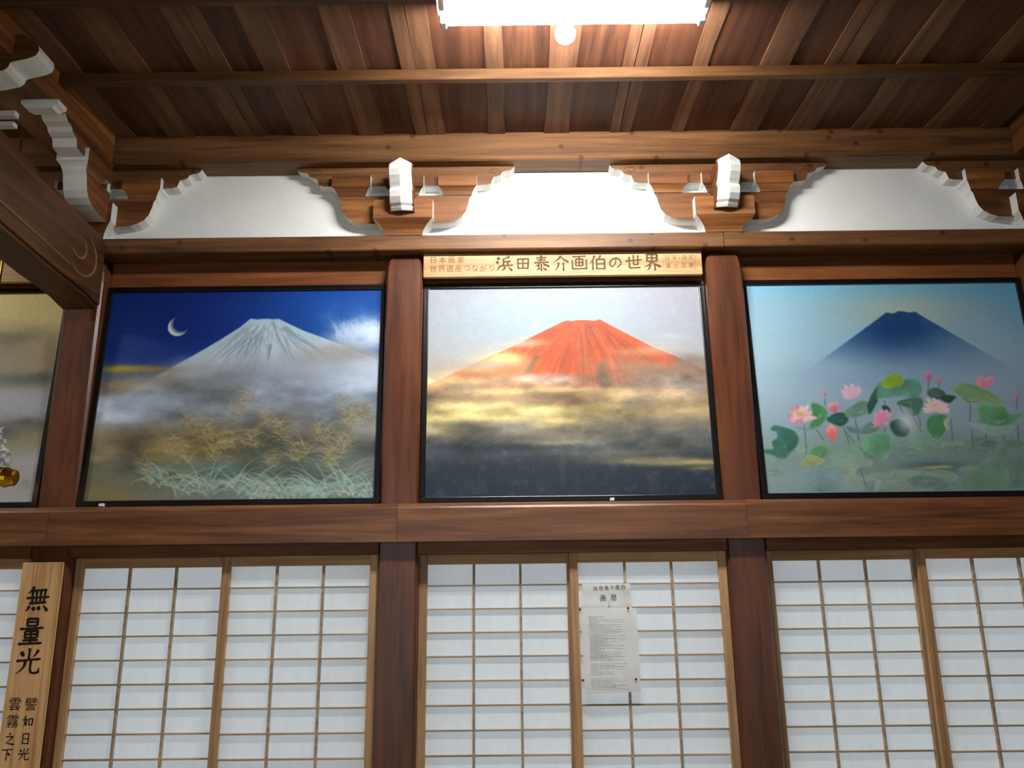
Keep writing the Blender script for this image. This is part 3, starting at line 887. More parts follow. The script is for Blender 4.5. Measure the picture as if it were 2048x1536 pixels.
GW, GH = 440, 346
def art_moon():
    A = Art(GW, GH, 11, ((245, 125), (1955, 120), (75, 1480), (1915, 1475)))
    rg = random.Random(5)
    A.vgrad([(0, (8, 34, 104)), (.2, (10, 40, 112)), (.40, (16, 52, 124)), (.46, (110, 116, 130)), (.6, (150, 156, 164)), (.75, (110, 106, 96)), (1, (120, 112, 96))])
    A.blob(1700, 250, .35, .22, (22, 84, 160), .8)
    A.blob(330, 430, .10, .2, (40, 70, 130), .35)
    # mountain
    mt = [(0, 980), (400, 765), (600, 652), (760, 560), (920, 462), (1050, 375), (1118, 316), (1160, 323), (1190, 319), (1235, 319), (1255, 323), (1300, 320), (1330, 338), (1450, 400), (1680, 492), (1900, 590), (2100, 690), (2100, 980)]
    s = A.sdf(mt); m = np.clip(s / .002 + .5, 0, 1)
    f = fbm(A.u, A.v, 20, 5, 40, 4)
    base = A.col(196, 208, 208)[None, None] * (0.90 + .2 * f)[..., None]
    fade = np.clip(1 - (A.v - .40) / .14, 0, 1)
    A.c = A.c * (1 - (m * fade)[..., None]) + base * (m * fade)[..., None]
    A.over(m * np.clip((.035 - s) / .035, 0, 1) * .35 * fade, A.col(150, 190, 196))
    for k in range(90):
        x = 1150 + rg.random() * 150
        side = rg.random() * 2 - 1
        y0 = 340 + rg.random() * 130
        L = 90 + rg.random() * 200
        x0 = x + side * (y0 - 320) * 1.5
        pts = [(x0 + side * 1.5 * L * t * .9 + rg.uniform(-4, 4), y0 + L * t) for t in (0, .3, .6, 1)]
        A.stroke(pts, .003 + .003 * rg.random(), rg.choice([(132, 150, 158), (150, 164, 170), (214, 222, 222), (110, 130, 142)]), .32)
    A.stroke([(1260, 340), (1290, 440), (1330, 520), (1350, 580)], .006, (120, 140, 148), .5)
    A.stroke([(1340, 380), (1430, 460), (1530, 520), (1600, 570)], .007, (120, 140, 148), .55)
    A.stroke([(1245, 500), (1238, 560), (1232, 600)], .006, (104, 122, 130), .6)
    A.stroke([(1130, 560), (1095, 640), (1070, 740)], .006, (170, 190, 200), .5)
    # cloud burst at right
    A.blob(1880, 440, .13, .09, (226, 234, 238), 1, .9)
    A.blob(1760, 470, .10, .07, (214, 224, 228), .8, .9)
    for k in range(70):
        x, y = 1660 + 300 * rg.random(), 400 + 90 * rg.random()
        A.stroke(arc(x, y, 1.2 + rg.random() * .9, 60 + 70 * rg.random(), .5), .004, (208, 222, 234), .22)
    # mist
    A.blob(1800, 590, .28, .055, (150, 132, 112), .8, .8)
    A.blob(1500, 640, .25, .06, (166, 160, 152), .6, .7)
    A.blob(1600, 730, .32, .09, (186, 194, 206), .8, .6)
    A.blob(1850, 720, .12, .08, (206, 212, 220), .7, .5)
    A.blob(950, 770, .20, .08, (98, 112, 126), .75, .7)
    A.blob(620, 720, .28, .06, (136, 122, 104), .75, .7)
    A.blob(760, 670, .10, .05, (178, 178, 180), .7, .9)
    A.blob(330, 655, .10, .016, (190, 158, 50), .95, .6)
    A.blob(520, 650, .12, .014, (150, 122, 70), .8, .6)
    A.blob(230, 770, .12, .035, (156, 124, 66), .8, .6)
    A.blob(250, 890, .22, .085, (202, 210, 216), .95, .7)
    A.blob(560, 900, .16, .06, (178, 186, 196), .75, .7)
    A.blob(200, 990, .14, .06, (190, 198, 208), .7, .6)
    A.blob(1100, 830, .2, .10, (140, 140, 136), .7, .6)
    A.blob(1500, 860, .22, .09, (138, 144, 152), .8, .6)
    A.blob(1880, 1020, .08, .06, (150, 136, 112), .7, .5)
    A.blob(430, 1130, .2, .06, (84, 74, 68), .85, .8)
    A.blob(360, 1060, .16, .05, (160, 132, 76), .7, .7)
    A.blob(250, 1200, .16, .08, (140, 122, 92), .8, .6)
    A.blob(300, 1430, .3, .07, (156, 130, 58), .85, .8)
    A.blob(150, 1300, .12, .09, (142, 124, 84), .7, .6)
    A.blob(900, 1100, .26, .10, (124, 104, 62), .8, .7)
    A.blob(760, 1190, .2, .05, (150, 118, 44), .7, .7)
    A.blob(1240, 1130, .2, .09, (76, 70, 60), .7, .7)
    A.blob(1560, 1110, .16, .08, (66, 64, 56), .8, .7)
    A.blob(1800, 1180, .12, .07, (98, 100, 92), .7, .6)
    A.blob(1100, 1330, .5, .10, (92, 110, 98), .85, .6)
    A.blob(600, 1350, .12, .08, (112, 116, 84), .6, .6)
    A.blob(1300, 1460, .5, .04, (136, 142, 140), .7, .6)
    A.clouds(.42, .95, .34, 201)
    # pampas plumes
    plumes = [(1090, 800, 110, 9), (740, 960, 130, 12), (620, 1090, 150, 14), (860, 1010, 150, 14), (980, 1060, 150, 16), (1130, 1050, 150, 16), (1230, 930, 120, 12), (1330, 1010, 130, 12), (1760, 930, 130, 16), (1860, 880, 110, 10), (1720, 850, 80, 8), (1580, 1030, 130, 16), (1440, 1140, 150, 18), (1720, 1090, 130, 16), (1640, 1170, 140, 16), (1260, 1190, 110, 12), (470, 1230, 130, 10), (900, 1130, 160, 14), (700, 1150, 140, 12), (1030, 880, 110, 9)]
    for (x, y, L, n) in plumes:
        for k in range(int(n * 5)):
            a = 1.57 + rg.uniform(-1.35, 1.35)
            bend = -1.3 if a < 1.57 else 1.3
            c = rg.choice([(182, 166, 120), (160, 138, 86), (196, 184, 146), (138, 114, 62)])
            x0, y0 = x + rg.uniform(-45, 45), y + 50 + rg.uniform(-60, 60)
            A.stroke(arc(x0, y0, a, L * (.5 + .6 * rg.random()), bend * (.6 + rg.random() * .9)), .0014, c, .5)
    # blades
    clumps = [(860, 1390, 250, 26), (560, 1340, 190, 16), (1160, 1420, 230, 22), (1290, 1440, 220, 24), (1560, 1440, 290, 44), (1740, 1400, 250, 26), (1020, 1380, 200, 16), (720, 1400, 200, 16), (1420, 1450, 200, 16), (1840, 1440, 200, 14)]
    for (x, y, L, n) in clumps:
        for k in range(int(n * 1.7)):
            a = 1.57 + rg.uniform(-.95, .95)
            bend = (-1.9 if a < 1.57 else 1.9) * (.4 + .8 * rg.random())
            c = rg.choice([(168, 190, 176), (140, 170, 154), (196, 208, 190), (118, 148, 128), (206, 206, 160)])
            A.stroke(arc(x + rg.uniform(-60, 60), y + rg.uniform(-30, 60), a, L * (.6 + .6 * rg.random()), bend, 8), .0026, c, .55)
    A.c = np.clip(A.c * np.array([.96, 1.0, 1.06]), 0, 1)
    A.blur(1)
    # crescent moon
    u0, v0 = A.q(658, 366)
    d1 = np.hypot(A.u - u0, (A.v - v0) / A.asp)
    u1, v1 = A.q(684, 342)
    d2 = np.hypot(A.u - u1, (A.v - v1) / A.asp)
    A.over(np.clip((.0375 - d1) / .0025 + .5, 0, 1) * np.clip((d2 - .030) / .016, 0, 1), A.col(206, 224, 222))
    return A

def art_red():
    A = Art(GW, GH, 23, ((158, 290), (1658, 272), (140, 1475), (1755, 1460)))
    rg = random.Random(9)
    A.vgrad([(0, (152, 156, 167)), (.18, (156, 166, 176)), (.36, (172, 174, 176)), (.44, (172, 162, 146)), (.52, (150, 130, 100)), (.62, (166, 148, 104)), (.70, (128, 122, 104)), (.78, (72, 78, 82)), (.86, (40, 50, 60)), (1, (34, 46, 58))])  # sky stops painted darker to offset the strong lamp light near the top
    A.blob(950, 470, .35, .16, (150, 172, 180), .8)
    A.blob(1640, 330, .3, .25, (158, 154, 168), .6)
    mt = [(-100, 1000), (100, 890), (300, 790), (460, 715), (640, 630), (780, 555), (900, 492), (918, 485), (935, 484), (955, 487), (975, 482), (1010, 481), (1045, 482), (1075, 486), (1108, 477), (1130, 490), (1250, 558), (1400, 640), (1530, 695), (1700, 780), (2000, 930), (2000, 1000)]
    s = A.sdf(mt); m = np.clip(s / .002 + .5, 0, 1)
    f = fbm(A.u, A.v, 24, 5, 60, 4)
    fade = np.clip(1 - (A.v - .42) / .14, 0, 1)
    base = A.col(186, 76, 40)[None, None] * (.82 + .34 * f)[..., None]
    A.c = A.c * (1 - (m * fade)[..., None]) + base * (m * fade)[..., None]
    A.over(m * np.exp(-((A.u - A.q(1060, 600)[0]) / .10) ** 2) * np.exp(-((A.v - .26) / .14) ** 2) * .55, A.col(208, 88, 46))
    for k in range(150):
        side = rg.uniform(-1, 1)
        x0 = 1010 + side * 80
        y0 = 500 + rg.random() * 170
        L = 100 + rg.random() * 220
        x1 = x0 + side * (y0 - 490) * 1.4
        pts = [(x1 + side * 1.25 * L * t + rg.uniform(-5, 5), y0 + L * t) for t in (0, .3, .6, 1)]
        A.stroke(pts, .004 + .004 * rg.random(), rg.choice([(158, 60, 32), (132, 62, 40), (180, 70, 36), (226, 98, 50), (110, 70, 46)]), .30)
    A.stroke([(960, 520), (950, 600), (920, 680), (880, 800)], .02, (140, 70, 44), .4)
    A.stroke([(1130, 520), (1150, 600), (1200, 680), (1260, 780)], .018, (150, 64, 40), .4)
    A.poly([(700, 770), (740, 700), (775, 690), (745, 740), (715, 810), (660, 815)], (70, 62, 40), .85, .02)
    A.poly([(880, 850), (890, 800), (925, 790), (940, 830), (910, 870)], (78, 72, 46), .7, .02)
    A.poly([(1090, 820), (1100, 740), (1140, 730), (1150, 800), (1190, 880), (1120, 890)], (84, 70, 52), .85, .02)
    A.poly([(1140, 640), (1170, 740), (1200, 840), (1190, 760), (1165, 660)], (236, 92, 44), .8, .012)
    A.poly([(990, 700), (1050, 680), (1040, 880), (960, 900)], (140, 84, 54), .5, .03)
    # clouds
    A.blob(560, 720, .09, .045, (240, 214, 140), .95, .7)
    A.blob(420, 770, .14, .035, (206, 176, 120), .75, .8)
    A.blob(720, 615, .06, .02, (228, 160, 110), .6, .8)
    A.blob(640, 620, .08, .016, (190, 180, 176), .6, .8)
    A.blob(200, 745, .10, .03, (176, 166, 162), .8, .8)
    A.blob(460, 750, .12, .016, (176, 166, 172), .5, .8)
    A.blob(760, 835, .16, .025, (196, 176, 164), .85, .8)
    A.blob(1500, 580, .07, .015, (176, 180, 184), .8, .8)
    A.blob(1450, 615, .06, .012, (170, 176, 178), .7, .8)
    A.blob(1380, 660, .10, .02, (206, 182, 160), .55, .8)
    A.blob(1380, 740, .16, .04, (172, 138, 112), .9, .8)
    A.blob(1560, 790, .18, .06, (128, 112, 100), .95, .8)
    A.blob(1640, 710, .08, .03, (120, 112, 106), .8, .8)
    A.blob(1350, 840, .14, .06, (126, 108, 92), .85, .8)
    A.blob(1640, 870, .12, .06, (150, 142, 132), .85, .7)
    A.blob(300, 840, .2, .03, (204, 186, 134), .8, .8)
    A.blob(260, 890, .2, .025, (150, 134, 112), .8, .8)
    A.blob(900, 890, .22, .012, (226, 206, 142), .85, .7)
    A.blob(600, 890, .2, .018, (198, 180, 128), .8, .8)
    A.blob(640, 940, .22, .025, (136, 114, 88), .9, .8)
    A.blob(960, 950, .06, .03, (110, 74, 58), .8, .7)
    A.blob(1240, 920, .2, .022, (176, 154, 110), .8, .8)
    A.blob(380, 975, .16, .022, (222, 204, 140), .85, .8)
    A.blob(760, 1000, .14, .018, (216, 196, 132), .85, .8)
    A.blob(1150, 1000, .16, .022, (214, 190, 120), .85, .8)
    A.blob(1500, 980, .22, .05, (150, 130, 100), .85, .8)
    A.blob(1330, 940, .06, .03, (96, 92, 90), .6, .7)
    A.blob(230, 1040, .18, .02, (214, 202, 130), .85, .8)
    A.blob(520, 1040, .2, .016, (220, 200, 130), .85, .8)
    A.blob(930, 1065, .10, .016, (228, 208, 138), .9, .7)
    A.blob(800, 1085, .05, .012, (226, 204, 130), .8, .7)
    A.blob(1500, 1070, .26, .03, (116, 112, 104), .9, .7)
    A.blob(400, 1100, .22, .04, (96, 96, 92), .85, .8)
    A.blob(190, 1110, .08, .022, (182, 168, 116), .8, .8)
    A.blob(350, 1130, .04, .015, (140, 132, 112), .7, .8)
    A.blob(1000, 1130, .25, .03, (122, 114, 96), .85, .8)
    A.blob(1550, 1140, .28, .03, (88, 94, 96), .9, .7)
    A.blob(880, 1175, .16, .012, (178, 164, 122), .8, .8)
    A.blob(1400, 1190, .2, .025, (86, 90, 88), .8, .8)
    A.blob(350, 1200, .34, .035, (44, 52, 58), .85, .8)
    A.blob(1620, 1285, .18, .014, (206, 188, 116), .95, .7)
    A.blob(1330, 1275, .16, .016, (168, 154, 110), .85, .8)
    A.blob(1150, 1265, .12, .02, (92, 90, 78), .8, .8)
    A.blob(1250, 1230, .2, .014, (112, 108, 94), .6, .8)
    A.blob(1680, 1320, .06, .01, (190, 176, 90), .6, .7)
    A.blob(500, 1380, .7, .08, (34, 46, 58), .8)
    A.blob(1500, 1420, .4, .06, (32, 42, 54), .8)
    A.over(np.clip((fbm(A.u, A.v, 40, 30, 77, 3) - .5) * .25, 0, 1), A.col(230, 220, 200))
    A.clouds(.40, .86, .42, 301)
    for x, y in ((1722, 1402), (1736, 1402), (1722, 1418), (1736, 1418)):
        A.stroke([(x, y - 6), (x + 10, y - 6), (x + 10, y + 4), (x, y + 4), (x, y - 6)], .0015, (84, 72, 78), .7, False)
    return A

def petal(A, x, y, ang, L, w, c0, c1):
    P = []
    for t in (0, .15, .35, .6, .85, 1, .85, .6, .35, .15):
        P.append(t)
    left, right = [], []
    for t, ww in ((0, .25), (.2, .75), (.45, 1), (.7, .8), (.9, .35), (1, 0)):
        px, py = x + L * t * math.cos(ang), y - L * t * math.sin(ang)
        nx, ny = -math.sin(ang), -math.cos(ang)
        left.append((px + nx * w * ww, py + ny * w * ww)); right.append((px - nx * w * ww, py - ny * w * ww))
    B, w_ = A.window(left + right[::-1])
    m = B.poly(left + right[::-1], c0, .92, .004)
    u0, v0 = B.q(x + L * .9 * math.cos(ang), y - L * .9 * math.sin(ang))
    d = np.hypot(B.u - u0, (B.v - v0) / B.asp)
    B.over(m * np.exp(-(d / .014) ** 2) * .7, B.col(*c1))
    A.c[w_] = B.c
    A.stroke([(x, y), (x + L * .5 * math.cos(ang), y - L * .5 * math.sin(ang)), (x + L * .9 * math.cos(ang), y - L * .9 * math.sin(ang))], .0012, tuple(int(v * .86) for v in c0), .45)

def chaikin(P, n=2):
    for _ in range(n):
        Q = []
        for i in range(len(P)):
            (ax, ay), (bx, by) = P[i], P[(i + 1) % len(P)]
            Q += [(.8 * ax + .2 * bx, .8 * ay + .2 * by), (.2 * ax + .8 * bx, .2 * ay + .8 * by)]
        P = Q
    return P

def leaf(A, P, rgb, vein, cx, cy, n=9, edge=None, a=.95):
    S_ = chaikin(P)
    B, w_ = A.window(S_)
    s = B.sdf(S_)
    m = np.clip(s / .005 + .5, 0, 1)
    f = fbm(B.u, B.v, 30, 24, A.seed + int(cx) % 50, 4)
    u0, v0 = B.q(cx, cy)
    dc = np.hypot(B.u - u0, (B.v - v0) / B.asp)
    tone = .74 + .42 * f + .22 * np.clip(dc / .08, 0, 1)
    base = B.col(*rgb)[None, None] * tone[..., None]
    mist = np.clip((B.v - .78) / .5, 0, .3)[..., None]
    base = base * (1 - mist) + B.col(146, 164, 160) * mist
    aa = (m * a)[..., None]
    B.c = B.c * (1 - aa) + base * aa
    keep = B.c.copy()
    A.c[w_] = B.c
    for k in range(n * 2):
        t = (k + .5) / (n * 2) * len(S_)
        tx, ty = S_[int(t) % len(S_)]
        A.stroke([(cx, cy), ((cx + tx) / 2, (cy + ty) / 2 - 4), (tx, ty)], .0016, vein, .32)
    out = keep * (1 - m[..., None]) + A.c[w_] * m[..., None]
    if edge is not None:
        e = (np.exp(-(s / .0035) ** 2) * .5 * m)[..., None]
        out = out * (1 - e) + B.col(*edge) * e
    A.c[w_] = out

def art_lotus():
    A = Art(GW, GH, 37, ((150, 203), (1715, 192), (285, 1470), (2030, 1452)))
    rg = random.Random(21)
    A.vgrad([(0, (112, 176, 200)), (.15, (132, 172, 194)), (.35, (152, 176, 190)), (.5, (156, 172, 184)), (.7, (146, 160, 168)), (.85, (128, 150, 146)), (1, (132, 146, 150))])
    A.blob(200, 650, .22, .35, (182, 202, 210), .8)
    A.blob(1500, 270, .4, .2, (92, 150, 182), .6)
    A.blob(1080, 390, .28, .11, (172, 176, 156), .9)
    A.blob(1640, 640, .12, .2, (158, 176, 192), .6, .4)
    A.blob(420, 480, .25, .2, (160, 190, 200), .5)
    mt = [(300, 915), (480, 780), (640, 655), (780, 545), (900, 448), (975, 385), (990, 388), (1010, 392), (1030, 386), (1045, 377), (1075, 379), (1110, 386), (1145, 381), (1170, 400), (1300, 480), (1450, 572), (1600, 660), (1700, 720), (1950, 870), (1950, 915)]
    s = A.sdf(mt); m = np.clip(s / .004 + .5, 0, 1)
    f = fbm(A.u, A.v, 14, 10, 90, 4)
    fade = np.clip(1.12 - np.maximum(A.v - .20, 0) / .25, 0, 1) * (.86 + .28 * f) * np.clip(1.2 - np.abs(A.u - .52) / .36, .0, 1) ** .6
    A.over(m * np.clip(fade, 0, 1), A.col(30, 66, 112))
    A.over(m * np.exp(-((A.u - .52) / .1) ** 2) * np.exp(-((A.v - .25) / .09) ** 2) * .5, A.col(22, 50, 96))
    A.blob(1050, 790, .3, .06, (128, 150, 172), .7, .5)
    A.blob(620, 780, .14, .08, (156, 178, 194), .6, .5)
    A.c = np.clip(A.c * np.array([.97, 1.03, 1.07]), 0, 1)
    # water and far pads
    A.blob(900, 1200, .3, .08, (132, 164, 152), .8, .6)
    A.blob(500, 1300, .2, .07, (140, 164, 160), .7, .6)
    A.blob(1200, 1300, .4, .06, (106, 130, 126), .85, .6)
    A.blob(1500, 1230, .25, .06, (120, 140, 142), .7, .6)
    A.blob(1260, 1310, .09, .022, (56, 76, 86), .85, .5)
    A.blob(1260, 1320, .035, .006, (190, 196, 84), .9, .3)
    A.blob(1340, 1316, .03, .006, (196, 202, 90), .9, .3)
    A.poly([(1010, 1330), (1200, 1320), (1290, 1350), (1240, 1400), (1060, 1410), (1000, 1380)], (132, 152, 132), .75, .01)
    A.poly([(1150, 1380), (1330, 1350), (1400, 1400), (1340, 1450), (1160, 1440)], (90, 118, 116), .7, .012)
    A.blob(1080, 1440, .06, .02, (140, 146, 134), .7, .4)
    for k in range(26):
        y = 1200 + rg.random() * 250; x = 950 + rg.random() * 650
        A.stroke([(x, y), (x + 60, y + rg.uniform(-5, 5)), (x + 140 * rg.random() + 60, y + rg.uniform(-8, 8))], .002, (78, 100, 100), .4)
    for k in range(46):
        x, y = 300 + rg.random() * 1650, 1170 + rg.random() * 270
        w = 40 + 90 * rg.random(); h = w * (.18 + .2 * rg.random())
        P = [(x + w * math.cos(t) * rg.uniform(.85, 1.1), y + h * math.sin(t) * rg.uniform(.85, 1.1)) for t in [k2 * .57 for k2 in range(11)]]
        leaf(A, P, rg.choice([(108, 150, 128), (92, 130, 116), (132, 164, 146), (76, 108, 104), (142, 164, 130)]), (156, 182, 166), x, y, 4, (150, 176, 162), .4 + .35 * rg.random())
    # stems
    for P in ([(508, 1070), (516, 1160), (522, 1240)], [(580, 1100), (620, 1160)], [(740, 1090), (775, 1180)], [(806, 1030), (834, 1165)], [(750, 1110), (800, 1170)], [(980, 930), (986, 970)], [(1064, 950), (1090, 1005)], [(1110, 960), (1160, 1040), (1200, 1110)], [(1180, 1020), (1200, 1080)], [(1238, 820), (1236, 860)], [(1300, 820), (1298, 855)], [(1488, 950), (1488, 1050)], [(1500, 1110), (1512, 1220)], [(1375, 1040), (1388, 1170)], [(1762, 940), (1762, 980)], [(1770, 1080), (1782, 1180)], [(628, 920), (632, 960)], [(985, 1090), (985, 1140)], [(1690, 1140), (1692, 1170)], [(1585, 1130), (1590, 1180)], [(840, 1320), (880, 1430)]):
        A.stroke(P, .0018, (70, 94, 98), .75, False)
    # leaves
    leaf(A, [(1690, 1160), (1760, 1150), (1800, 1210), (1850, 1250), (1990, 1300), (2000, 1440), (1500, 1440), (1600, 1330), (1650, 1230)], (92, 122, 114), (128, 154, 138), 1760, 1380, 12, (146, 170, 150), .85)
    leaf(A, [(1500, 1340), (1560, 1290), (1660, 1290), (1720, 1330), (1740, 1440), (1400, 1455), (1440, 1390)], (86, 128, 96), (126, 160, 128), 1560, 1450, 9, (140, 170, 140), .8)
    leaf(A, [(260, 1215), (330, 1215), (310, 1170), (350, 1150), (345, 1110), (305, 1105), (315, 1080), (340, 1072), (400, 1088), (450, 1105), (480, 1150), (465, 1200), (420, 1240), (400, 1272), (350, 1268), (330, 1250), (270, 1240)], (46, 96, 84), (94, 138, 122), 400, 1200, 9, (120, 160, 146))
    leaf(A, [(470, 1380), (520, 1340), (600, 1320), (700, 1330), (750, 1380), (740, 1440), (690, 1465), (500, 1465)], (92, 134, 136), (62, 100, 108), 600, 1450, 10, None, .85)
    leaf(A, [(540, 935), (600, 950), (650, 990), (640, 1040), (590, 1090), (525, 1102), (560, 1030)], (70, 132, 84), (132, 176, 140), 600, 1020, 8, (150, 186, 150))
    leaf(A, [(420, 1075), (520, 1095), (600, 1085), (560, 1105), (480, 1100)], (120, 160, 148), (150, 180, 170), 510, 1090, 4)
    leaf(A, [(630, 1040), (690, 1000), (750, 1000), (775, 1045), (730, 1085), (680, 1070)], (36, 80, 70), (80, 124, 108), 735, 1050, 7)
    leaf(A, [(740, 990), (790, 960), (830, 930), (880, 930), (905, 960), (880, 1010), (800, 1035), (755, 1030)], (96, 136, 118), (140, 172, 152), 850, 1000, 8, (156, 184, 166))
    leaf(A, [(880, 930), (940, 925), (920, 975), (890, 1020), (880, 980)], (40, 78, 76), (70, 110, 104), 900, 970, 4)
    leaf(A, [(960, 960), (1000, 960), (1020, 990), (1000, 1000), (975, 985)], (44, 66, 76), (60, 90, 96), 990, 980, 3)
    leaf(A, [(750, 1075), (790, 1085), (850, 1100), (940, 1115), (900, 1125), (800, 1122), (765, 1110)], (98, 128, 138), (130, 156, 160), 840, 1110, 4)
    leaf(A, [(850, 1095), (880, 1060), (930, 1055), (960, 1090), (930, 1115), (880, 1120)], (104, 138, 134), (140, 166, 158), 910, 1090, 5)
    leaf(A, [(900, 900), (930, 830), (980, 800), (1050, 790), (1110, 800), (1170, 790), (1195, 830), (1205, 870), (1180, 915), (1080, 905), (980, 915), (920, 925)], (78, 132, 116), (128, 172, 152), 1110, 900, 12, (150, 190, 170))
    leaf(A, [(885, 930), (910, 880), (940, 840), (930, 900), (945, 940), (910, 960)], (48, 88, 78), (80, 120, 104), 920, 910, 4)
    leaf(A, [(960, 830), (985, 780), (1030, 765), (1075, 775), (1095, 805), (1080, 840), (1020, 855), (965, 850)], (126, 164, 50), (160, 192, 84), 1030, 830, 6, (176, 202, 110))
    leaf(A, [(1040, 945), (1100, 920), (1200, 905), (1210, 960), (1180, 1020), (1150, 1020), (1140, 975), (1080, 960)], (66, 112, 94), (120, 160, 140), 1130, 940, 7)
    leaf(A, [(1230, 870), (1270, 850), (1330, 870), (1350, 910), (1300, 930), (1230, 900)], (64, 100, 84), (110, 146, 120), 1290, 900, 6)
    leaf(A, [(1310, 905), (1350, 895), (1410, 905), (1365, 950), (1320, 930)], (44, 76, 64), (70, 106, 88), 1350, 920, 5)
    leaf(A, [(1360, 850), (1420, 830), (1490, 828), (1560, 860), (1620, 890), (1670, 920), (1680, 955), (1600, 945), (1520, 940), (1470, 945), (1420, 900)], (112, 146, 100), (156, 184, 138), 1490, 930, 13, None)
    leaf(A, [(1520, 985), (1560, 950), (1620, 965), (1690, 960), (1720, 1020), (1780, 1000), (1820, 1010), (1740, 1070), (1650, 1085), (1530, 1060), (1550, 1030)], (84, 142, 98), (150, 188, 156), 1660, 1065, 10, (164, 196, 172))
    leaf(A, [(1450, 1055), (1540, 1070), (1660, 1095), (1760, 1070), (1740, 1110), (1650, 1140), (1570, 1115)], (140, 164, 158), (170, 190, 182), 1640, 1100, 6, (180, 200, 190), .8)
    leaf(A, [(1550, 1180), (1600, 1165), (1655, 1175), (1640, 1195), (1580, 1195)], (110, 130, 136), (84, 104, 112), 1600, 1180, 4, (80, 100, 106), .7)
    leaf(A, [(850, 1170), (900, 1125), (980, 1115), (1020, 1140), (1030, 1220), (1000, 1280), (930, 1260), (860, 1220)], (86, 142, 108), (142, 184, 152), 1000, 1260, 10, (172, 204, 184))
    leaf(A, [(1010, 1060), (1060, 1035), (1110, 1060), (1135, 1110), (1110, 1145), (1050, 1140), (1020, 1100)], (44, 74, 70), (74, 106, 96), 1080, 1100, 5)
    leaf(A, [(1230, 1060), (1250, 1020), (1310, 1010), (1350, 1020), (1360, 1080), (1330, 1130), (1290, 1160), (1240, 1110)], (62, 120, 78), (112, 160, 116), 1290, 1150, 8)
    leaf(A, [(1330, 1040), (1380, 1025), (1350, 1060), (1365, 1110), (1335, 1080)], (186, 204, 146), (200, 214, 160), 1345, 1060, 2)
    leaf(A, [(1130, 1140), (1240, 1130), (1290, 1170), (1330, 1160), (1320, 1230), (1240, 1260), (1150, 1200)], (108, 150, 128), (144, 178, 156), 1280, 1190, 7, None, .6)
    leaf(A, [(525, 1245), (560, 1200), (610, 1190), (660, 1200), (650, 1250), (620, 1280), (590, 1260)], (78, 136, 92), (130, 172, 130), 600, 1245, 6, (170, 200, 160))
    leaf(A, [(480, 1310), (510, 1270), (540, 1245), (600, 1260), (640, 1285), (560, 1312)], (146, 166, 88), (176, 192, 120), 550, 1280, 5, (180, 200, 150))
    leaf(A, [(650, 1250), (700, 1215), (800, 1200), (850, 1220), (870, 1290), (780, 1320), (680, 1300)], (118, 164, 136), (150, 186, 160), 720, 1240, 7, None, .6)
    leaf(A, [(760, 1320), (820, 1318), (812, 1390), (785, 1380)], (176, 186, 140), (196, 202, 160), 800, 1360, 3, None, .8)
    A.poly([(935, 1385), (975, 1390), (950, 1455), (920, 1455)], (176, 188, 188), .7, .008)
    A.blob(1110, 1060, .03, .045, (206, 214, 216), .8)
    # flowers
    PK, PD, PW = (236, 176, 190), (214, 104, 136), (242, 214, 212)
    for ang, L, w in ((2.9, 85, 17), (2.35, 90, 19), (1.9, 88, 20), (1.5, 80, 18), (1.1, 95, 18), (.55, 78, 17), (.05, 98, 15), (3.3, 82, 15), (-.4, 40, 14), (3.9, 44, 14), (4.7, 28, 16)):
        petal(A, 487, 1035, ang, L, w, rg.choice([(236, 186, 196), (240, 200, 200), (230, 170, 190)]), PD if ang > 1.7 else (246, 214, 200))
    A.blob(484, 1010, .010, .012, (200, 180, 60), .95)
    for ang, L, w in ((2.5, 85, 18), (2.1, 95, 20), (1.6, 90, 22), (1.1, 85, 18), (.8, 80, 15), (2.9, 60, 14)):
        petal(A, 790, 915, ang, L, w, (222, 178, 204), (236, 200, 220))
    for k in range(5): petal(A, 668 + 4 * k, 1160, 1.2 + .25 * k, 96 - 8 * abs(k - 2), 24, (222, 116, 118) if k != 2 else (236, 160, 140), (240, 180, 160))
    for ang in (2.2, 1.9, 1.5): petal(A, 690, 1000, ang, 68, 16, (214, 106, 128), (244, 214, 216))
    for ang, L, w in ((2.7, 60, 18), (2.2, 74, 24), (1.7, 80, 28), (1.2, 84, 26), (.8, 74, 18), (3.2, 60, 10), (3.6, 60, 9), (-.2, 40, 10)):
        petal(A, 968, 1060, ang, L, w, (222, 142, 178), (236, 180, 206))
    for ang, L, w in ((2.6, 80, 14), (2.2, 100, 14), (1.75, 80, 18), (1.35, 70, 18), (.9, 66, 16), (.5, 84, 18), (.1, 84, 18), (3.0, 84, 12), (3.25, 76, 10), (-.1, 84, 12)):
        petal(A, 1285, 990, ang, L, w, (230, 196, 200), (240, 218, 214))
    A.blob(1276, 960, .007, .008, (206, 190, 90), .9)
    for k in range(9): petal(A, 1570, 850, .7 + .24 * k, 70 + 14 * math.sin(k * 1.3), 17, (220, 138, 168), (232, 176, 198))
    for (x, y, L, w) in ((1235, 815, 66, 20), (1298, 826, 42, 10), (1760, 938, 44, 11), (627, 905, 32, 8)):
        petal(A, x, y, 1.6, L, w, (214, 124, 164), (226, 160, 188)); petal(A, x + 2, y, 1.45, L * .85, w * .6, (196, 84, 132), (220, 140, 176))
    A.blob(1650, 1260, .22, .05, (128, 146, 148), .45, .5)
    A.blob(900, 1290, .2, .04, (146, 168, 160), .4, .6)
    A.blob(400, 1400, .2, .05, (150, 164, 168), .5, .6)
    A.blob(1300, 1440, .3, .03, (124, 140, 140), .4, .6)
    A.blur(1)
    return A

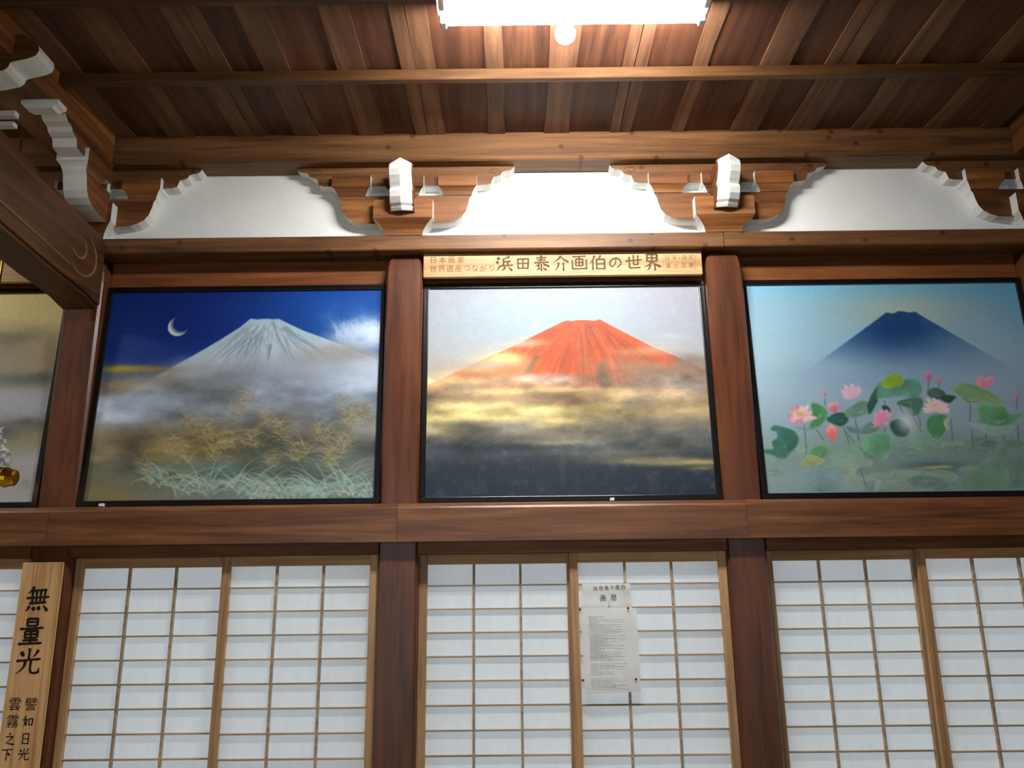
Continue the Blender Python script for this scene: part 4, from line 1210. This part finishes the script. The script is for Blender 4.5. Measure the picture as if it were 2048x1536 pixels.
def art_gold():
    A = Art(220, 173, 51, ((-1500, 170), (590, 490), (-1700, 1500), (420, 1490)))
    A.k = ((0, 0), (1000, 0), (0, 1000), (1000, 1000))
    rg = random.Random(2)
    A.vgrad([(0, (236, 216, 140)), (.12, (226, 206, 142)), (.28, (160, 148, 116)), (.4, (150, 146, 130)), (.55, (160, 164, 168)), (.66, (112, 112, 104)), (.75, (150, 146, 126)), (1, (178, 180, 184))])
    for x, y, a, b, c, al in ((900, 60, .2, .10, (220, 202, 134), .9), (820, 250, .14, .08, (132, 122, 92), .8), (960, 330, .1, .06, (150, 134, 96), .8), (860, 440, .12, .03, (96, 98, 82), .8), (960, 420, .06, .03, (70, 72, 62), .8), (880, 560, .2, .07, (172, 178, 186), .8), (930, 640, .10, .025, (92, 92, 84), .8), (840, 690, .08, .03, (76, 80, 84), .8), (960, 730, .1, .05, (150, 140, 104), .7), (900, 860, .2, .08, (176, 180, 186), .8), (400, 500, .3, .2, (150, 150, 150), .5)):
        A.blob(x, y, a, b, c, al, .7)
    P = [(815, 780), (835, 740), (828, 700), (850, 660), (868, 650), (862, 690), (880, 720), (890, 760), (905, 780), (885, 850), (815, 850)]
    for k in range(160):
        x, y = 800 + rg.random() * 95, 660 + rg.random() * 210
        if abs(x - 840) < 8 + (y - 650) * .3:
            A.stroke(arc(x, y, rg.random() * 6.28, 16, 1), .005, rg.choice([(196, 202, 212), (216, 220, 226), (90, 98, 108)]), .7)
    for x, y in ((955, 905), (965, 905), (955, 925), (965, 925)):
        A.stroke([(x, y), (x + 9, y), (x + 9, y + 12), (x, y + 12)], .003, (150, 152, 156), .7, False)
    return A

def painting(art, x0, x1, label):
    """framed picture leaning back in its bay: bottom edge on the rail, top against the wall"""
    zb, zt, yb, yt = 2.0895, 3.352, .006, .072
    R = root('framed_painting', ((x0 + x1) / 2, yb, zb), label, 'painting', 'framed paintings along the wall')
    fw = .030
    h = zt - zb
    def lean(x, d, z):
        t = (z - zb) / h
        return (x, yb + (yt - yb) * t + d, z)
    def bar(ax, bx, az, bz):
        bm = bm_box(ax, bx, 0, .028, az, bz, .003, 2)
        for v in bm.verts: v.co = Vector(lean(v.co.x, v.co.y, v.co.z))
        emit('frame_bar', bm, 'black', R)
    bar(x0, x1, zt - fw, zt); bar(x0, x1, zb, zb + fw)
    bar(x0, x0 + fw, zb + fw, zt - fw); bar(x1 - fw, x1, zb + fw, zt - fw)
    A = art()
    H, W = A.H, A.W
    cx0, cx1, cz0, cz1 = x0 + fw - .004, x1 - fw + .004, zb + fw - .004, zt - fw + .004
    X = cx0 + (cx1 - cx0) * A.u; Z = cz1 - (cz1 - cz0) * A.v
    Y = yb + (yt - yb) * (Z - zb) / h + .012
    co = np.stack([X, Y, Z], -1) - np.array(R.location)
    me = bpy.data.meshes.new('canvas')
    me.vertices.add(W * H); me.vertices.foreach_set('co', co.astype(np.float32).ravel())
    idx = np.arange(W * H).reshape(H, W)
    q = np.stack([idx[:-1, :-1], idx[1:, :-1], idx[1:, 1:], idx[:-1, 1:]], -1).reshape(-1, 4)
    me.loops.add(q.size); me.loops.foreach_set('vertex_index', q.astype(np.int32).ravel())
    me.polygons.add(len(q)); me.polygons.foreach_set('loop_start', np.arange(0, q.size, 4, dtype=np.int32)); me.polygons.foreach_set('loop_total', np.full(len(q), 4, dtype=np.int32))
    me.update(); me.validate()
    ca = me.color_attributes.new('paint', 'FLOAT_COLOR', 'POINT')
    rgba = np.ones((H, W, 4), np.float32)
    g = np.random.RandomState(A.seed).rand(H, W, 1) * .05 - .025
    rgba[..., :3] = lin(np.clip(A.c + g, 0, 1))
    ca.data.foreach_set('color', rgba.ravel())
    me.materials.append(M['canvas'])
    o = bpy.data.objects.new('canvas', me); COL.objects.link(o); o.parent = R
    return R

painting(art_gold, BAYS[0][0] + .003, BAYS[0][1] - .003, 'black framed painting of golden clouds cut by the left edge')
painting(art_moon, BAYS[1][0] + .003, BAYS[1][1] - .003, 'black framed painting of a white mountain under a crescent moon')
painting(art_red, BAYS[2][0] + .003, BAYS[2][1] - .003, 'black framed painting of a red mountain above clouds')
painting(art_lotus, BAYS[3][0] + .003, BAYS[3][1] - .003, 'black framed painting of a blue mountain behind pink lotus flowers')

# small white wedges holding the frames on the rail
for x, lab in ((-2.174, 'tiny white wedge under the moonlit mountain painting'), (.52, 'tiny white wedge under the red mountain painting')):
    bm = bm_prism([(x - .011, 2.0885), (x + .012, 2.0885), (x + .012, 2.104), (x - .009, 2.102)], -.016, .004, 'Y')
    tag(emit('white_wedge', bm, 'sheet'), lab, 'wedge', 'white wedges under frames')

# brass finial reaching in at the left edge
R = root('brass_finial', (-2.62, -.30, 2.16), 'shiny brass finial end in front of the golden painting', 'finial')
emit('rod', tube_bm([(-2.80, -.30, 2.225), (-2.62, -.30, 2.215), (-2.53, -.30, 2.207)], [.05, .05, .046], 16), 'gold', R, smooth=True)
emit('cap', tube_bm([(-2.53, -.30, 2.207), (-2.52, -.30, 2.206), (-2.50, -.30, 2.204), (-2.475, -.30, 2.201), (-2.468, -.30, 2.2)], [.046, .052, .045, .04, .028], 16), 'gold', R)
emit('hanger', tube_bm([(-2.70, -.30, 2.27), (-2.70, -.30, CEIL + .009)], .006, 8), 'gold', R)
